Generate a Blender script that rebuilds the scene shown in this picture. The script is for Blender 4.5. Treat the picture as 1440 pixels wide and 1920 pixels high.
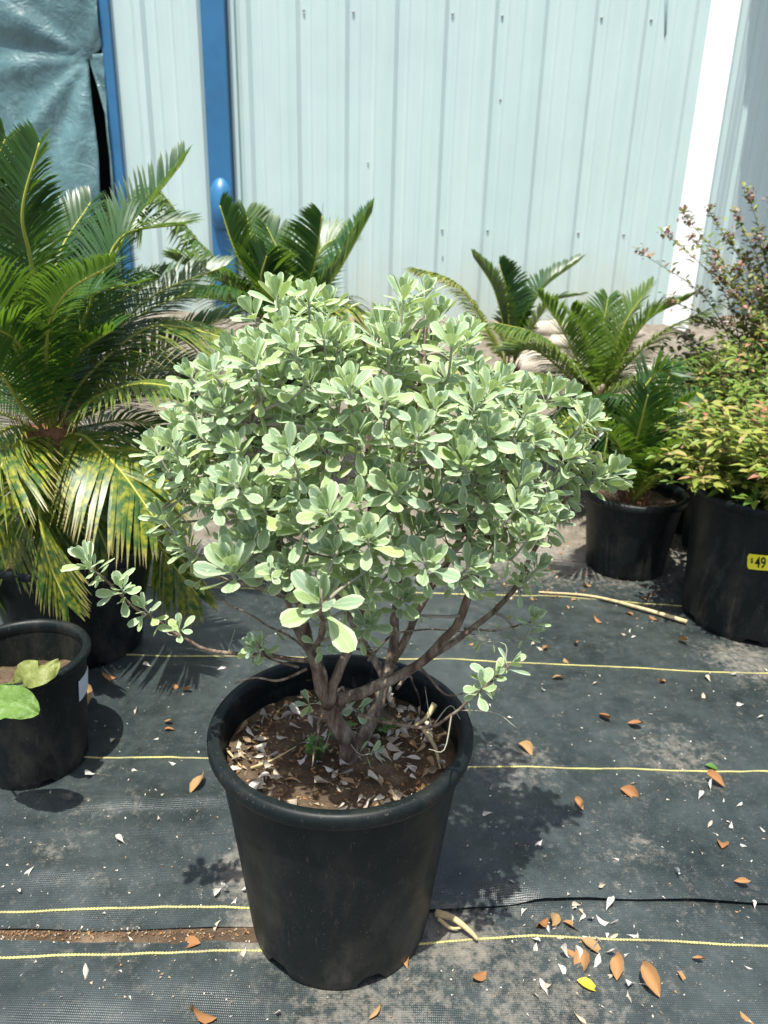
import bpy, math, random
import numpy as np
from mathutils import Vector, Matrix, noise
R = math.radians
random.seed(7); rng = np.random.default_rng(7)
for o in list(bpy.data.objects): bpy.data.objects.remove(o)
scene = bpy.context.scene; COL = scene.collection

# ---------------------------------------------------------------- camera, sky, sun, exposure
H = 1.43; PITCH = 21.0; ROLL = 1.5; F = 1443.0
cam_d = bpy.data.cameras.new('camera'); cam = bpy.data.objects.new('camera', cam_d); COL.objects.link(cam)
CR = Matrix.Rotation(R(90-PITCH), 3, 'X') @ Matrix.Rotation(R(ROLL), 3, 'Z')
cam.matrix_world = Matrix.Translation((0, 0, H)) @ CR.to_4x4()
cam_d.sensor_fit = 'VERTICAL'; cam_d.sensor_height = 34.6; cam_d.lens = 34.6*F/1920
cam_d.clip_start = 0.05; cam_d.clip_end = 600
cam_d.dof.use_dof = True; cam_d.dof.focus_distance = 1.38; cam_d.dof.aperture_fstop = 5.5
scene.camera = cam
S_TO = Vector((-0.08, -0.25, 0.96)).normalized()
w = bpy.data.worlds.new('World'); scene.world = w; w.use_nodes = True
nt = w.node_tree; bg = nt.nodes['Background']; bg.inputs[1].default_value = 0.15
sky = nt.nodes.new('ShaderNodeTexSky'); sky.sky_type = 'NISHITA'; sky.sun_disc = False
sky.sun_elevation = math.asin(S_TO.z); sky.sun_rotation = math.atan2(S_TO.x, S_TO.y)
sky.air_density = 0.8; sky.dust_density = 3.0; sky.ozone_density = 1.0
nt.links.new(sky.outputs[0], bg.inputs[0])
sl = bpy.data.lights.new('sun', 'SUN'); sl.energy = 4.6; sl.angle = R(0.53); sl.color = (1.0, 0.985, 0.90)
so = bpy.data.objects.new('sun', sl); COL.objects.link(so)
so.rotation_euler = S_TO.to_track_quat('Z', 'Y').to_euler(); so.location = (-3, -2, 9)
vs = scene.view_settings; vs.view_transform = 'Standard'; vs.look = 'None'; vs.gamma = 1.0; vs.use_curve_mapping = False
vs.exposure = 0.8

def ray(u, v): return CR @ Vector(((u-720)/F, (960-v)/F, -1))
def at(u, v, Y):
    d = ray(u, v); t = Y/d.y
    return Vector((d.x*t, Y, H+d.z*t))
def gnd(u, v, z=0.0):
    d = ray(u, v); t = (z-H)/d.z
    return Vector((d.x*t, d.y*t, z))
def clamp(x, a=0., b=1.): return max(a, min(b, x))
def sstep(a, b, x):
    t = clamp((x-a)/(b-a)); return t*t*(3-2*t)
def nz(x, y, z=0.): return noise.noise((x, y, z))

# ---------------------------------------------------------------- mesh helpers
class MB:
    def __init__(s): s.v = []; s.f = []; s.t = []; s.a = []; s.e = []; s.n = 0
    def add(s, V, Fs, tint=0., along=None, edge=None):
        V = np.asarray(V, float); n = len(V)
        s.v.append(V); b = s.n
        s.f.extend([tuple(i+b for i in f) for f in Fs])
        s.t.append(np.full(n, tint) if np.isscalar(tint) else np.asarray(tint, float))
        s.a.append(np.zeros(n) if along is None else np.asarray(along, float))
        s.e.append(np.zeros(n) if edge is None else np.asarray(edge, float))
        s.n += n
    def mesh(s, name, m, smooth=True):
        me = bpy.data.meshes.new(name)
        V = np.concatenate(s.v) if s.v else np.zeros((0, 3))
        me.from_pydata(V.tolist(), [], s.f)
        for nm, arr in (('tint', s.t), ('along', s.a), ('edge', s.e)):
            at_ = me.attributes.new(nm, 'FLOAT', 'POINT')
            at_.data.foreach_set('value', np.concatenate(arr).astype(np.float32))
        if smooth: me.polygons.foreach_set('use_smooth', [True]*len(me.polygons))
        me.materials.append(m); me.update()
        return me
    def build(s, name, m, parent=None, smooth=True, off=None):
        """vertices are in world space; parent is an Empty with a pure translation"""
        if parent is not None:
            p = wloc(parent); s.v = [a-np.array(p) for a in s.v]
        return link(name, s.mesh(name, m, smooth), parent)
def wloc(o):
    p = Vector(o.location)
    while o.parent: o = o.parent; p += o.location
    return p
def link(name, me, parent=None, mat=None):
    o = bpy.data.objects.new(name, me); COL.objects.link(o)
    if parent is not None: o.parent = parent
    if mat is not None: o.matrix_local = mat
    return o
def tag(o, label=None, cat=None, group=None, kind=None):
    if label: o['label'] = label
    if cat: o['category'] = cat
    if group: o['group'] = group
    if kind: o['kind'] = kind
    return o
def thing(name, loc, label, cat, group=None):
    o = bpy.data.objects.new(name, None); COL.objects.link(o); o.location = loc; o.empty_display_size = .05
    return tag(o, label, cat, group)
def frame(T):
    T = T.normalized(); a = Vector((0, 0, 1)) if abs(T.z) < .9 else Vector((1, 0, 0))
    B = T.cross(a).normalized(); return T, B, B.cross(T)
def smooth_path(pts, n):
    """Catmull-Rom through pts"""
    P = [Vector(p) for p in pts]; P = [2*P[0]-P[1]]+P+[2*P[-1]-P[-2]]
    out = []; segs = len(P)-3
    for i in range(n):
        x = i/(n-1)*segs; k = min(int(x), segs-1); t = x-k
        a, b, c, d = P[k:k+4]
        out.append(.5*((2*b)+(c-a)*t+(2*a-5*b+4*c-d)*t*t+(3*b-a-3*c+d)*t**3))
    return out
def tube(mb, P, rad, sides=6, tint=0., cap=True):
    n = len(P); V = []; Fs = []; al = []
    prevB = None
    for i, p in enumerate(P):
        T = (P[min(i+1, n-1)]-P[max(i-1, 0)]).normalized()
        if prevB is None: _, B, N = frame(T)
        else:
            B = (prevB-T*prevB.dot(T)).normalized(); N = B.cross(T)
        prevB = B
        r = rad[i] if hasattr(rad, '__len__') else rad
        for k in range(sides):
            a = 2*math.pi*k/sides
            V.append(p+(B*math.cos(a)+N*math.sin(a))*r); al.append(i/(n-1))
    for i in range(n-1):
        for k in range(sides):
            k2 = (k+1) % sides
            Fs.append((i*sides+k, i*sides+k2, (i+1)*sides+k2, (i+1)*sides+k))
    if cap:
        Fs.append(tuple(range(sides-1, -1, -1))); Fs.append(tuple((n-1)*sides+k for k in range(sides)))
    mb.add(V, Fs, tint, al)
def boxm(mb, lo, hi, tint=0.):
    x0, y0, z0 = lo; x1, y1, z1 = hi
    V = [(x, y, z) for z in (z0, z1) for y in (y0, y1) for x in (x0, x1)]
    mb.add(V, [(0, 2, 3, 1), (4, 5, 7, 6), (0, 1, 5, 4), (2, 6, 7, 3), (0, 4, 6, 2), (1, 3, 7, 5)], tint)

# ---------------------------------------------------------------- materials
class N:
    def __init__(s, name):
        s.m = bpy.data.materials.new(name); s.m.use_nodes = True; s.t = s.m.node_tree
        s.p = s.t.nodes['Principled BSDF']; s.out = s.t.nodes['Material Output']
    def n(s, typ, **kw):
        nd = s.t.nodes.new('ShaderNode'+typ)
        for k, v in kw.items(): setattr(nd, k, v)
        return nd
    def l(s, a, b): s.t.links.new(a, b)
    def attr(s, nm): return s.n('Attribute', attribute_name=nm).outputs['Fac']
    def pos(s): return s.n('NewGeometry').outputs['Position']
    def obj(s): return s.n('TexCoord').outputs['Object']
    def noise(s, scale, detail=4., rough=.55, vec=None, dist=0.):
        nd = s.n('TexNoise'); nd.inputs['Scale'].default_value = scale; nd.inputs['Detail'].default_value = detail
        nd.inputs['Roughness'].default_value = rough; nd.inputs['Distortion'].default_value = dist
        if vec is not None: s.l(vec, nd.inputs['Vector'])
        return nd.outputs['Fac']
    def ramp(s, fac, stops, interp='LINEAR'):
        nd = s.n('ValToRGB'); cr = nd.color_ramp; cr.interpolation = interp
        while len(cr.elements) < len(stops): cr.elements.new(.5)
        for e, (p, c) in zip(cr.elements, stops):
            e.position = p; e.color = (c, c, c, 1) if np.isscalar(c) else (*c, 1)
        s.l(fac, nd.inputs[0]); return nd.outputs[0]
    def mix(s, fac, a, b, mode='MIX'):
        nd = s.n('Mix', data_type='RGBA', blend_type=mode)
        for i, x in ((0, fac), (6, a), (7, b)):
            if hasattr(x, 'links'): s.l(x, nd.inputs[i])
            elif i == 0: nd.inputs[0].default_value = x
            else: nd.inputs[i].default_value = (*x, 1)
        return nd.outputs[2]
    def math(s, op, a, b=0.):
        nd = s.n('Math', operation=op)
        for i, x in ((0, a), (1, b)):
            if hasattr(x, 'links'): s.l(x, nd.inputs[i])
            else: nd.inputs[i].default_value = x
        return nd.outputs[0]
    def scale(s, vec, sc):
        nd = s.n('Mapping'); nd.inputs['Scale'].default_value = sc; s.l(vec, nd.inputs['Vector']); return nd.outputs[0]
    def bump(s, h, strength=.3, dist=.01, nrm=None):
        nd = s.n('Bump'); nd.inputs['Strength'].default_value = strength; nd.inputs['Distance'].default_value = dist
        s.l(h, nd.inputs['Height'])
        if nrm is not None: s.l(nrm, nd.inputs['Normal'])
        s.l(nd.outputs[0], s.p.inputs['Normal']); return nd.outputs[0]
    def set(s, col=None, rough=None, spec=None, metal=None):
        if col is not None:
            if hasattr(col, 'links'): s.l(col, s.p.inputs['Base Color'])
            else: s.p.inputs['Base Color'].default_value = (*col, 1)
        if rough is not None:
            if hasattr(rough, 'links'): s.l(rough, s.p.inputs['Roughness'])
            else: s.p.inputs['Roughness'].default_value = rough
        if spec is not None: s.p.inputs['Specular IOR Level'].default_value = spec
        if metal is not None: s.p.inputs['Metallic'].default_value = metal
        return s.m
    def translucent(s, col, fac):
        tr = s.n('BsdfTranslucent'); mx = s.n('MixShader')
        if hasattr(col, 'links'): s.l(col, tr.inputs[0])
        else: tr.inputs[0].default_value = (*col, 1)
        mx.inputs[0].default_value = fac
        s.l(s.p.outputs[0], mx.inputs[1]); s.l(tr.outputs[0], mx.inputs[2]); s.l(mx.outputs[0], s.out.inputs[0])

def m_shrub_leaf():
    k = N('silver_leaf'); t = k.attr('tint'); e = k.attr('edge'); al = k.attr('along')
    base = k.ramp(t, [(0, (.17, .265, .195)), (.38, (.235, .345, .235)), (.60, (.28, .40, .19)), (.86, (.37, .48, .13)), (.95, (.56, .54, .10)), (1, (.66, .50, .10))])
    base = k.mix(k.math('MULTIPLY', k.ramp(e, [(.0, .5), (.12, 0.), (.50, 0.), (.85, 1.)]), .85), base, (.58, .67, .43))
    base = k.mix(k.math('MULTIPLY', k.noise(140, 3, vec=k.obj()), .35), base, (.36, .45, .30))
    k.set(base, .62, .35)
    k.bump(k.noise(260, 2, vec=k.obj()), .15, .001)
    k.translucent(k.mix(.55, base, (.45, .60, .08)), .32)
    return k.m
def m_bark():
    k = N('bark'); v = k.pos()
    c = k.ramp(k.noise(60, 5, .6, k.scale(v, (1, 1, .3))), [(.34, (.075, .050, .034)), (.5, (.185, .135, .095)), (.66, (.34, .275, .205))])
    k.set(c, .85, .2); k.bump(k.noise(130, 5, .65, k.scale(v, (1, 1, .3))), 1., .006); return k.m
def m_twig():
    k = N('twig_bark'); a = k.attr('along')
    c = k.mix(a, (.21, .165, .125), (.30, .33, .24))
    c = k.mix(k.math('MULTIPLY', k.noise(90, 3, vec=k.pos()), .6), c, (.33, .29, .24))
    k.set(c, .8, .2); return k.m
def m_cycad():
    k = N('cycad_leaflet'); t = k.attr('tint'); al = k.attr('along'); y = k.attr('edge')
    g = k.ramp(t, [(0, (.022, .072, .022)), (.5, (.038, .11, .024)), (1, (.125, .20, .055))])
    sp = k.math('MULTIPLY', k.ramp(k.noise(42, 3, .6, k.obj()), [(.42, 0.), (.6, 1.)]), y)
    c = k.mix(sp, g, (.42, .40, .035))
    tip = k.math('MULTIPLY', k.ramp(al, [(.72, 0.), (1., 1.)]), k.math('ADD', k.math('MULTIPLY', y, .9), .08))
    c = k.mix(tip, c, (.50, .38, .17))
    k.set(c, .36, .5); k.translucent(k.mix(.6, c, (.22, .38, .015)), .38); return k.m
def m_rachis():
    k = N('cycad_midrib'); c = k.mix(k.attr('along'), (.22, .24, .035), (.36, .37, .06)); k.set(c, .5, .4); return k.m
def m_pot():
    k = N('black_plastic'); v = k.obj()
    sc = k.ramp(k.noise(9, 6, .7, k.scale(v, (1, 1, .5))), [(.48, 0.), (.75, .55)])
    sp = k.n('SeparateXYZ'); k.l(v, sp.inputs[0])
    low = k.ramp(sp.outputs[2], [(.0, 1.), (.14, .5), (.4, .22), (.55, .14)])
    d = k.math('MULTIPLY', sc, low)
    fine = k.ramp(k.noise(230, 2, .5, v), [(.69, 0.), (.72, .8)])
    scr = k.ramp(k.noise(26, 3, .6, k.scale(v, (5, 5, .6))), [(.64, 0.), (.72, .22)])
    d = k.math('MAXIMUM', d, k.math('MULTIPLY', fine, .6)); d = k.math('MAXIMUM', d, scr)
    c = k.mix(k.math('MULTIPLY', d, .6), (.0048, .0085, .0085), (.25, .21, .165))
    k.set(c, k.ramp(k.noise(14, 4, .6, v), [(.3, .38), (.7, .54)]), .24)
    k.bump(k.noise(40, 4, .6, v), .06, .004); return k.m
def m_soil(name='potting_soil', a=(.04, .028, .019), b=(.13, .092, .060), c_=(.30, .22, .145)):
    k = N(name); v = k.pos()
    c = k.ramp(k.noise(14, 6, .65, v), [(.32, a), (.52, b), (.72, c_)])
    c = k.mix(k.math('MULTIPLY', k.noise(150, 3, .6, v), .5), c, (.10, .07, .045))
    k.set(c, .95, .1); k.bump(k.noise(95, 6, .7, v), .9, .012); return k.m
def m_fabric():
    k = N('woven_ground_cloth'); v = k.pos(); sp = k.n('SeparateXYZ'); k.l(v, sp.inputs[0])
    wv = k.n('TexWave', wave_type='BANDS', bands_direction='X'); wv.inputs['Scale'].default_value = 84; wv.inputs['Distortion'].default_value = .6
    wv2 = k.n('TexWave', wave_type='BANDS', bands_direction='Y'); wv2.inputs['Scale'].default_value = 70; wv2.inputs['Distortion'].default_value = .6
    k.l(v, wv.inputs['Vector']); k.l(v, wv2.inputs['Vector'])
    weave = k.math('MULTIPLY', wv.outputs['Fac'], wv2.outputs['Fac'])
    big = k.noise(2.3, 6, .62, v, .4); mid = k.noise(11, 6, .7, v, .3); fn = k.noise(90, 3, .6, v)
    dust = k.ramp(k.math('ADD', k.math('MULTIPLY', big, .62), k.math('MULTIPLY', mid, .38)), [(.50, 0.), (.58, .14), (.70, .5), (.82, .8)])
    far = k.ramp(sp.outputs[1], [(.0, .0), (1., 1.)])
    mr = k.n('MapRange'); mr.inputs[1].default_value = 2.75; mr.inputs[2].default_value = 3.25; k.l(sp.outputs[1], mr.inputs[0])
    # spilled dirt beside the big pot and in front of it (a stain with its own outline)
    def spot(x, y, r, amt):
        vd = k.n('VectorMath', operation='DISTANCE'); k.l(v, vd.inputs[0]); vd.inputs[1].default_value = (x, y, 0)
        dd = k.math('ADD', vd.outputs['Value'], k.math('MULTIPLY', k.math('SUBTRACT', mid, .5), .55*r*2))
        m = k.n('MapRange'); m.inputs[1].default_value = r; m.inputs[2].default_value = r*.25; m.inputs[3].default_value = 0; m.inputs[4].default_value = amt
        k.l(dd, m.inputs[0]); return m.outputs[0]
    d = k.math('MAXIMUM', dust, k.math('MULTIPLY', mr.outputs[0], .8))
    for (u, v_, r, a_) in ((465, 1640, .11, .7), (480, 1740, .10, .8), (860, 1760, .14, .6), (700, 1900, .28, .4), (1000, 1880, .3, .36), (1270, 1420, .2, .35), (1400, 1240, .22, .5), (960, 1440, .2, .35)):
        p = gnd(u, v_); d = k.math('MAXIMUM', d, spot(p.x, p.y, r, a_))
    grain = k.noise(46, 10, .78, v, .2)
    d = k.math('MULTIPLY', k.ramp(k.math('ADD', grain, k.math('MULTIPLY', d, .36)), [(.56, 0.), (.70, .45), (.88, .9)]), k.ramp(d, [(0, .30), (.3, .6), (1., .72)]))
    speck = k.ramp(k.noise(210, 2, .5, v), [(.70, 0.), (.73, .7)])
    d = k.math('MAXIMUM', d, k.math('MULTIPLY', speck, .6))
    film = k.math('ADD', k.ramp(k.noise(16, 9, .75, v), [(.36, 0.), (.75, .20)]), k.ramp(k.noise(2.6, 8, .7, v, .6), [(.40, .02), (.70, .24)]))
    base = k.mix(k.math('ADD', film, k.math('MULTIPLY', weave, .07)), (.0075, .0130, .0130), (.125, .150, .148))
    c = k.mix(d, base, (.33, .285, .225))
    k.set(c, k.ramp(d, [(0, .31), (.5, .85)]), .45)
    b1 = k.bump(k.math('ADD', k.math('MULTIPLY', weave, 1.), k.math('MULTIPLY', d, .8)), .38, .0018); return k.m
def m_simple(name, col, rough=.6, spec=.4, var=.25, sc=30., bump=0., tr=None, trf=.2):
    k = N(name); dark = tuple(x*(1-var) for x in col); lite = tuple(min(1, x*(1+var)) for x in col)
    c = k.ramp(k.noise(sc, 4, .6, k.obj()), [(.3, dark), (.7, lite)])
    k.set(c, rough, spec)
    if bump: k.bump(k.noise(sc*2, 4, .6, k.obj()), bump, .004)
    if tr: k.translucent(tr, trf)
    return k.m
def m_wall():
    k = N('painted_steel'); v = k.pos(); sp = k.n('SeparateXYZ'); k.l(v, sp.inputs[0])
    st = k.noise(3.2, 5, .6, k.scale(v, (5, 5, .12)))
    c = k.ramp(st, [(.3, (.43, .555, .53)), (.7, (.485, .605, .58))])
    mr = k.n('MapRange'); mr.inputs[1].default_value = 1.35; mr.inputs[2].default_value = .72; k.l(sp.outputs[2], mr.inputs[0])
    dirt = k.math('MULTIPLY', mr.outputs[0], k.ramp(k.noise(1.6, 5, .65, k.scale(v, (1.6, 1, .5))), [(.38, .15), (.68, 1.)]))
    c = k.mix(k.math('MULTIPLY', dirt, .75), c, (.42, .40, .30))
    sm = k.ramp(k.noise(1.1, 4, .6, v), [(.45, 0.), (.75, .25)])
    c = k.mix(sm, c, (.40, .50, .50))
    k.set(c, .42, .45)
    k.bump(k.noise(1.8, 2, .5, k.scale(v, (1.5, 1, .6))), .25, .05); return k.m
def m_flatleaf(name, stops, tr, trf=.25, rough=.5, bmp=0.):
    k = N(name); c = k.ramp(k.attr('tint'), stops)
    c = k.mix(k.math('MULTIPLY', k.noise(60, 3, .6, k.obj()), .4), c, tuple(x*.6 for x in stops[0][1]))
    k.set(c, rough, .4); k.translucent(k.mix(.5, c, tr), trf)
    if bmp: k.bump(k.noise(55, 4, .6, k.obj()), bmp, .006)
    return k.m
def m_litter():
    k = N('dry_leaf'); c = k.ramp(k.attr('tint'), [(0, (.16, .075, .03)), (.2, (.38, .16, .05)), (.4, (.36, .22, .09)), (.55, (.45, .37, .26)), (.75, (.60, .56, .47)), (1, (.74, .71, .64))])
    c = k.mix(k.math('MULTIPLY', k.noise(120, 4, .6, k.obj()), .5), c, (.22, .15, .09))
    k.set(c, .75, .25); k.translucent(c, .15); return k.m
def m_thread():
    k = N('yellow_thread'); c = k.ramp(k.noise(7, 4, .6, k.pos()), [(.35, (.26, .24, .13)), (.6, (.52, .47, .17))]); k.set(c, .6, .3); return k.m
def m_tarp():
    k = N('black_plastic_sheet'); v = k.obj()
    c = k.ramp(k.noise(2.2, 6, .65, v, .3), [(.3, (.050, .105, .112)), (.7, (.120, .235, .245))])
    c = k.mix(k.ramp(k.noise(14, 5, .7, k.scale(v, (1, 1, .3))), [(.55, 0.), (.75, .35)]), c, (.27, .36, .37))
    k.set(c, .38, .5); k.bump(k.noise(9, 5, .65, v, .8), .5, .03); return k.m

M = dict(leaf=m_shrub_leaf(), bark=m_bark(), twig=m_twig(), cyc=m_cycad(), rach=m_rachis(), pot=m_pot(), soil=m_soil(),
         fabric=m_fabric(), wall=m_wall(), litter=m_litter(), thread=m_thread(), tarp=m_tarp(),
         dirt=m_soil('sandy_dirt', (.14, .125, .10), (.235, .21, .17), (.36, .33, .275)),
         blue=m_simple('blue_paint', (.022, .13, .27), .4, .5, .12, 4.),
         white=m_simple('white_trim_paint', (.88, .88, .86), .45, .5, .04, 3.),
         steel=m_simple('screw_steel', (.30, .32, .32), .4, .6, .2, 50.),
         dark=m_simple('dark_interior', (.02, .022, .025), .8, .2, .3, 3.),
         fibre=m_simple('brown_fibre', (.20, .10, .05), .9, .15, .5, 60., .6),
         stone=m_simple('pale_stone', (.42, .37, .30), .9, .2, .3, 12., .6),
         husk=m_simple('dry_husk', (.46, .36, .19), .75, .3, .35, 40., .2),
         tagpaper=m_simple('white_label', (.62, .68, .70), .5, .4, .08, 20.),
         yellow=m_simple('yellow_label', (.80, .72, .03), .5, .4, .05, 20.),
         ink=m_simple('black_ink', (.012, .012, .012), .5, .3, .1, 20.),
         weed=m_flatleaf('weed_leaf', [(0, (.05, .14, .03)), (1, (.13, .24, .04))], (.2, .4, .03)),
         nand=m_flatleaf('nandina_leaf', [(0, (.06, .15, .025)), (.35, (.16, .25, .035)), (.6, (.36, .38, .07)), (.8, (.50, .32, .15)), (1, (.46, .17, .11))], (.35, .42, .04), .3),
         abel=m_flatleaf('abelia_leaf', [(0, (.045, .10, .022)), (.5, (.14, .20, .035)), (.8, (.27, .27, .06)), (1, (.27, .15, .07))], (.25, .35, .03), .25),
         petal=m_flatleaf('abelia_flower', [(0, (.13, .075, .05)), (.5, (.27, .15, .11)), (.8, (.52, .28, .25)), (1, (.80, .76, .74))], (.6, .3, .3), .25),
         hosta=m_flatleaf('broad_leaf', [(0, (.09, .18, .03)), (.5, (.13, .22, .04)), (1, (.22, .23, .065))], (.4, .5, .05), .12, .5, .8))

# ---------------------------------------------------------------- setting: ground, cloth, threads
WY = 6.0; WBASE = .70
def terr(x, y):
    z = 0.0
    if y > 3.4: z = .73*clamp((y-3.4)/(WY-3.4))**1.05
    if y > 3.3: z += .05*nz(x*1.7, y*1.7)*sstep(3.3, 4.2, y)*(1-sstep(7, 9, y))+.02*nz(x*6, y*6, 3)*sstep(3.3, 4.2, y)
    return z-.012
def grid(mb, xs, ys, fz, tint=0.):
    V = [(x, y, fz(x, y)) for y in ys for x in xs]; nx = len(xs)
    mb.add(V, [(j*nx+i, j*nx+i+1, (j+1)*nx+i+1, (j+1)*nx+i) for j in range(len(ys)-1) for i in range(nx-1)], tint)
mb = MB()
xs = [-300, -100, -40, -15, -8]+list(np.arange(-5, 5.01, .07))+[8, 15, 40, 100, 300]
ys = [-300, -100, -30, -8, -3, 0, .5, .9]+list(np.arange(1.0, 6.6, .07))+[8, 12, 30, 100, 300]
grid(mb, xs, ys, terr)
tag(mb.build('ground', M['dirt']), kind='structure')

def edge_y(x):   # front edge of the far cloth, lying over the near cloth
    a = gnd(0, 1747).y; b = gnd(430, 1741).y; c = gnd(1080, 1705).y; d = gnd(1440, 1698).y
    return float(np.interp(x, [-.6, -.22, .25, .55], [a, b, c, d]))+.006*nz(x*5, 0.3)
def near_y(x):   # back edge of the near cloth
    a = gnd(0, 1764).y; b = gnd(480, 1757).y
    return float(np.interp(x, [-.6, -.18, -.02], [a, b, 1.45]))+.006*nz(x*6, 5.3)
RIDGE = []       # (p, q, height, width)
for (u0, v0, u1, v1, h, wd) in ((120, 1513, 470, 1497, .016, .016), (0, 1640, 270, 1632, .010, .03), (860, 1640, 1010, 1695, .016, .02), (840, 1600, 1090, 1690, .018, .05), (1090, 1372, 1340, 1360, .008, .018),
                               (0, 1560, 420, 1552, .006, .03), (1010, 1195, 1300, 1198, .006, .02), (1000, 1660, 1440, 1652, .007, .05), (150, 1290, 480, 1300, .005, .05), (0, 1850, 500, 1835, .008, .05), (900, 1540, 1440, 1500, .005, .06), (850, 1310, 1440, 1330, .004, .05)):
    RIDGE.append((gnd(u0, v0), gnd(u1, v1), h, wd))
def seg_d(x, y, a, b):
    dx, dy = b.x-a.x, b.y-a.y; t = clamp(((x-a.x)*dx+(y-a.y)*dy)/(dx*dx+dy*dy))
    return math.hypot(x-a.x-t*dx, y-a.y-t*dy), t
POTS = []        # (x, y, r) flattened under pots
def cloth_z(x, y):
    z = .004+.005*nz(x*2.2, y*5)+.0042*nz(x*6, y*17, 2)+.001*nz(x*25, y*25, 4)
    for a, b, h, wd in RIDGE:
        d, t = seg_d(x, y, a, b)
        if d < wd*3: z += h*math.exp(-(d/wd)**2)*(.35+.65*math.sin(math.pi*clamp(t, .04, .96)))
    for (px, py, r) in POTS:
        d = math.hypot(x-px, y-py); z *= sstep(r*.85, r*1.45, d)*.9+.1
    return max(z, -.004)
POTS += [(-.088, 1.27, .2)]
def cloth_far(x, y):
    e = y-edge_y(x)
    return cloth_z(x, y)+.0035+.003*math.exp(-(e/.012)**2)*(1+nz(x*6, 7.7))
def cloth_near(x, y): return cloth_z(x, y)-.001 if y < 1.3 else cloth_z(x, y)*.5-.002

# ---------------------------------------------------------------- generic plastic pot
def make_pot(mb_args, loc, D, h, label, group, taper=.80, soil=.06, soil_mat='soil', notch=True, lip=.028, soilname='soil', name='nursery_pot', rot=0.):
    """loc = centre of the base"""
    t = thing(name, loc, label, 'plant pot', group)
    Rr = D/2; ro = Rr-lip*.62; rb = ro*taper; seg = 72
    def lathe(prof, mb, notchy=False):
        n = len(prof); V = []; Fs = []
        for k in range(seg):
            a = 2*math.pi*k/seg+rot
            for i, (r, z) in enumerate(prof):
                if notchy and z < .004 and r > rb*.9 and (k % 12) in (0, 1, 2): z = z+.022
                V.append((loc[0]+r*math.cos(a), loc[1]+r*math.sin(a), loc[2]+z))
        for k in range(seg):
            k2 = (k+1) % seg
            for i in range(n-1): Fs.append((k*n+i, k2*n+i, k2*n+i+1, k*n+i+1))
        mb.add(V, Fs)
    b = MB()
    lathe([(rb*.985, 0.0), (rb, .002), (rb+(ro-rb)*.07, h*.06), (rb+(ro-rb)*.3, h*.3), (rb+(ro-rb)*.62, h*.62), (ro, h-lip)], b, notch)
    lathe([(ro-.006, h-lip), (rb+(ro-rb)*.6-.006, h*.6), (rb+(ro-rb)*.2-.006, h*.2), (.0, h*.1)], b)
    b.build('body', M['pot'], t)
    r_ = MB(); L = lip
    lathe([(ro+.001, h-L*1.15), (Rr-.003, h-L*1.1), (Rr, h-L*.85), (Rr, h-L*.35), (Rr-.004, h-L*.08), (Rr-.010, h), (ro-.004, h-.001), (ro-.009, h-.008), (ro-.011, h-L), (ro-.009, h-L*1.6)], r_)
    r_.build('rim', M['pot'], t)
    if soil is not None:
        s = MB(); zs = h-soil; rs = rb+(ro-rb)*(zs/h)-.004
        V = [(0, 0)]; Fs = []; nr, na = 26, 60
        for i in range(1, nr+1):
            for k in range(na):
                a = 2*math.pi*k/na; V.append((rs*i/nr*math.cos(a), rs*i/nr*math.sin(a)))
        for k in range(na): Fs.append((0, 1+k, 1+(k+1) % na))
        for i in range(nr-1):
            for k in range(na):
                k2 = (k+1) % na; Fs.append((1+i*na+k, 1+(i+1)*na+k, 1+(i+1)*na+k2, 1+i*na+k2))
        V3 = [(loc[0]+x, loc[1]+y, loc[2]+zs+.012*nz(x*9, y*9, loc[0])+.007*nz(x*26, y*26, 1)+.004*nz(x*70, y*70, 2)) for x, y in V]
        s.add(V3, Fs); s.build(soilname, M[soil_mat], t)
    return t

# ---------------------------------------------------------------- ground cloth sheets
mb = MB(); xs = np.arange(-2.6, 2.61, .02)
rows = [0, .012, .03, .05]+list(np.arange(.075, 2.12, .022))
V = [(x, edge_y(x)+r*(1. if r < .05 else (3.32-edge_y(x))/2.12+.0), 0) for r in rows for x in xs]
V = [(x, y, cloth_far(x, y)) for x, y, _ in V]; nx = len(xs)
mb.add(V, [(j*nx+i, j*nx+i+1, (j+1)*nx+i+1, (j+1)*nx+i) for j in range(len(rows)-1) for i in range(nx-1)])
far_cloth = tag(mb.build('weed_fabric', M['fabric']), kind='structure')
mb = MB(); rows = np.linspace(0, 1, 70)
V = []
for r in rows:
    for x in xs:
        y = -.5+(near_y(x)+.5)*r; V.append((x, y, cloth_near(x, y)))
mb.add(V, [(j*nx+i, j*nx+i+1, (j+1)*nx+i+1, (j+1)*nx+i) for j in range(len(rows)-1) for i in range(nx-1)])
near_cloth = tag(mb.build('weed_fabric', M['fabric']), kind='structure')

def thread(parent, pix, fz, x0=-2.5, x1=2.5, r=.0017):
    P = [gnd(u, v) for u, v in pix]; X = [p.x for p in P]; Y = [p.y for p in P]
    mb = MB(); step = .004; xs = np.arange(x0, x1, step)
    for ph in (0, math.pi):
        path = []
        for x in xs:
            y = float(np.interp(x, X, Y))+.003*nz(x*4, 9.1)+.0012*nz(x*21, 3.3)
            a = x/.0135*2*math.pi+ph
            path.append(Vector((x, y+r*1.15*math.cos(a), fz(x, y)+r*.8+r*.6*math.sin(a))))
        tube(mb, path, r, 4, 0., True)
    return mb.build('yellow_thread', M['thread'], parent)
thread(far_cloth, [(160, 1232), (500, 1236), (830, 1241), (1440, 1268)], cloth_far)
thread(far_cloth, [(160, 1424), (390, 1428), (880, 1441), (1440, 1453)], cloth_far)
thread(far_cloth, [(0, 1717), (420, 1705)], cloth_far, -1.2, -.17)
thread(far_cloth, [(880, 1118), (1010, 1122), (1150, 1130), (1440, 1150)], cloth_far)
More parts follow.
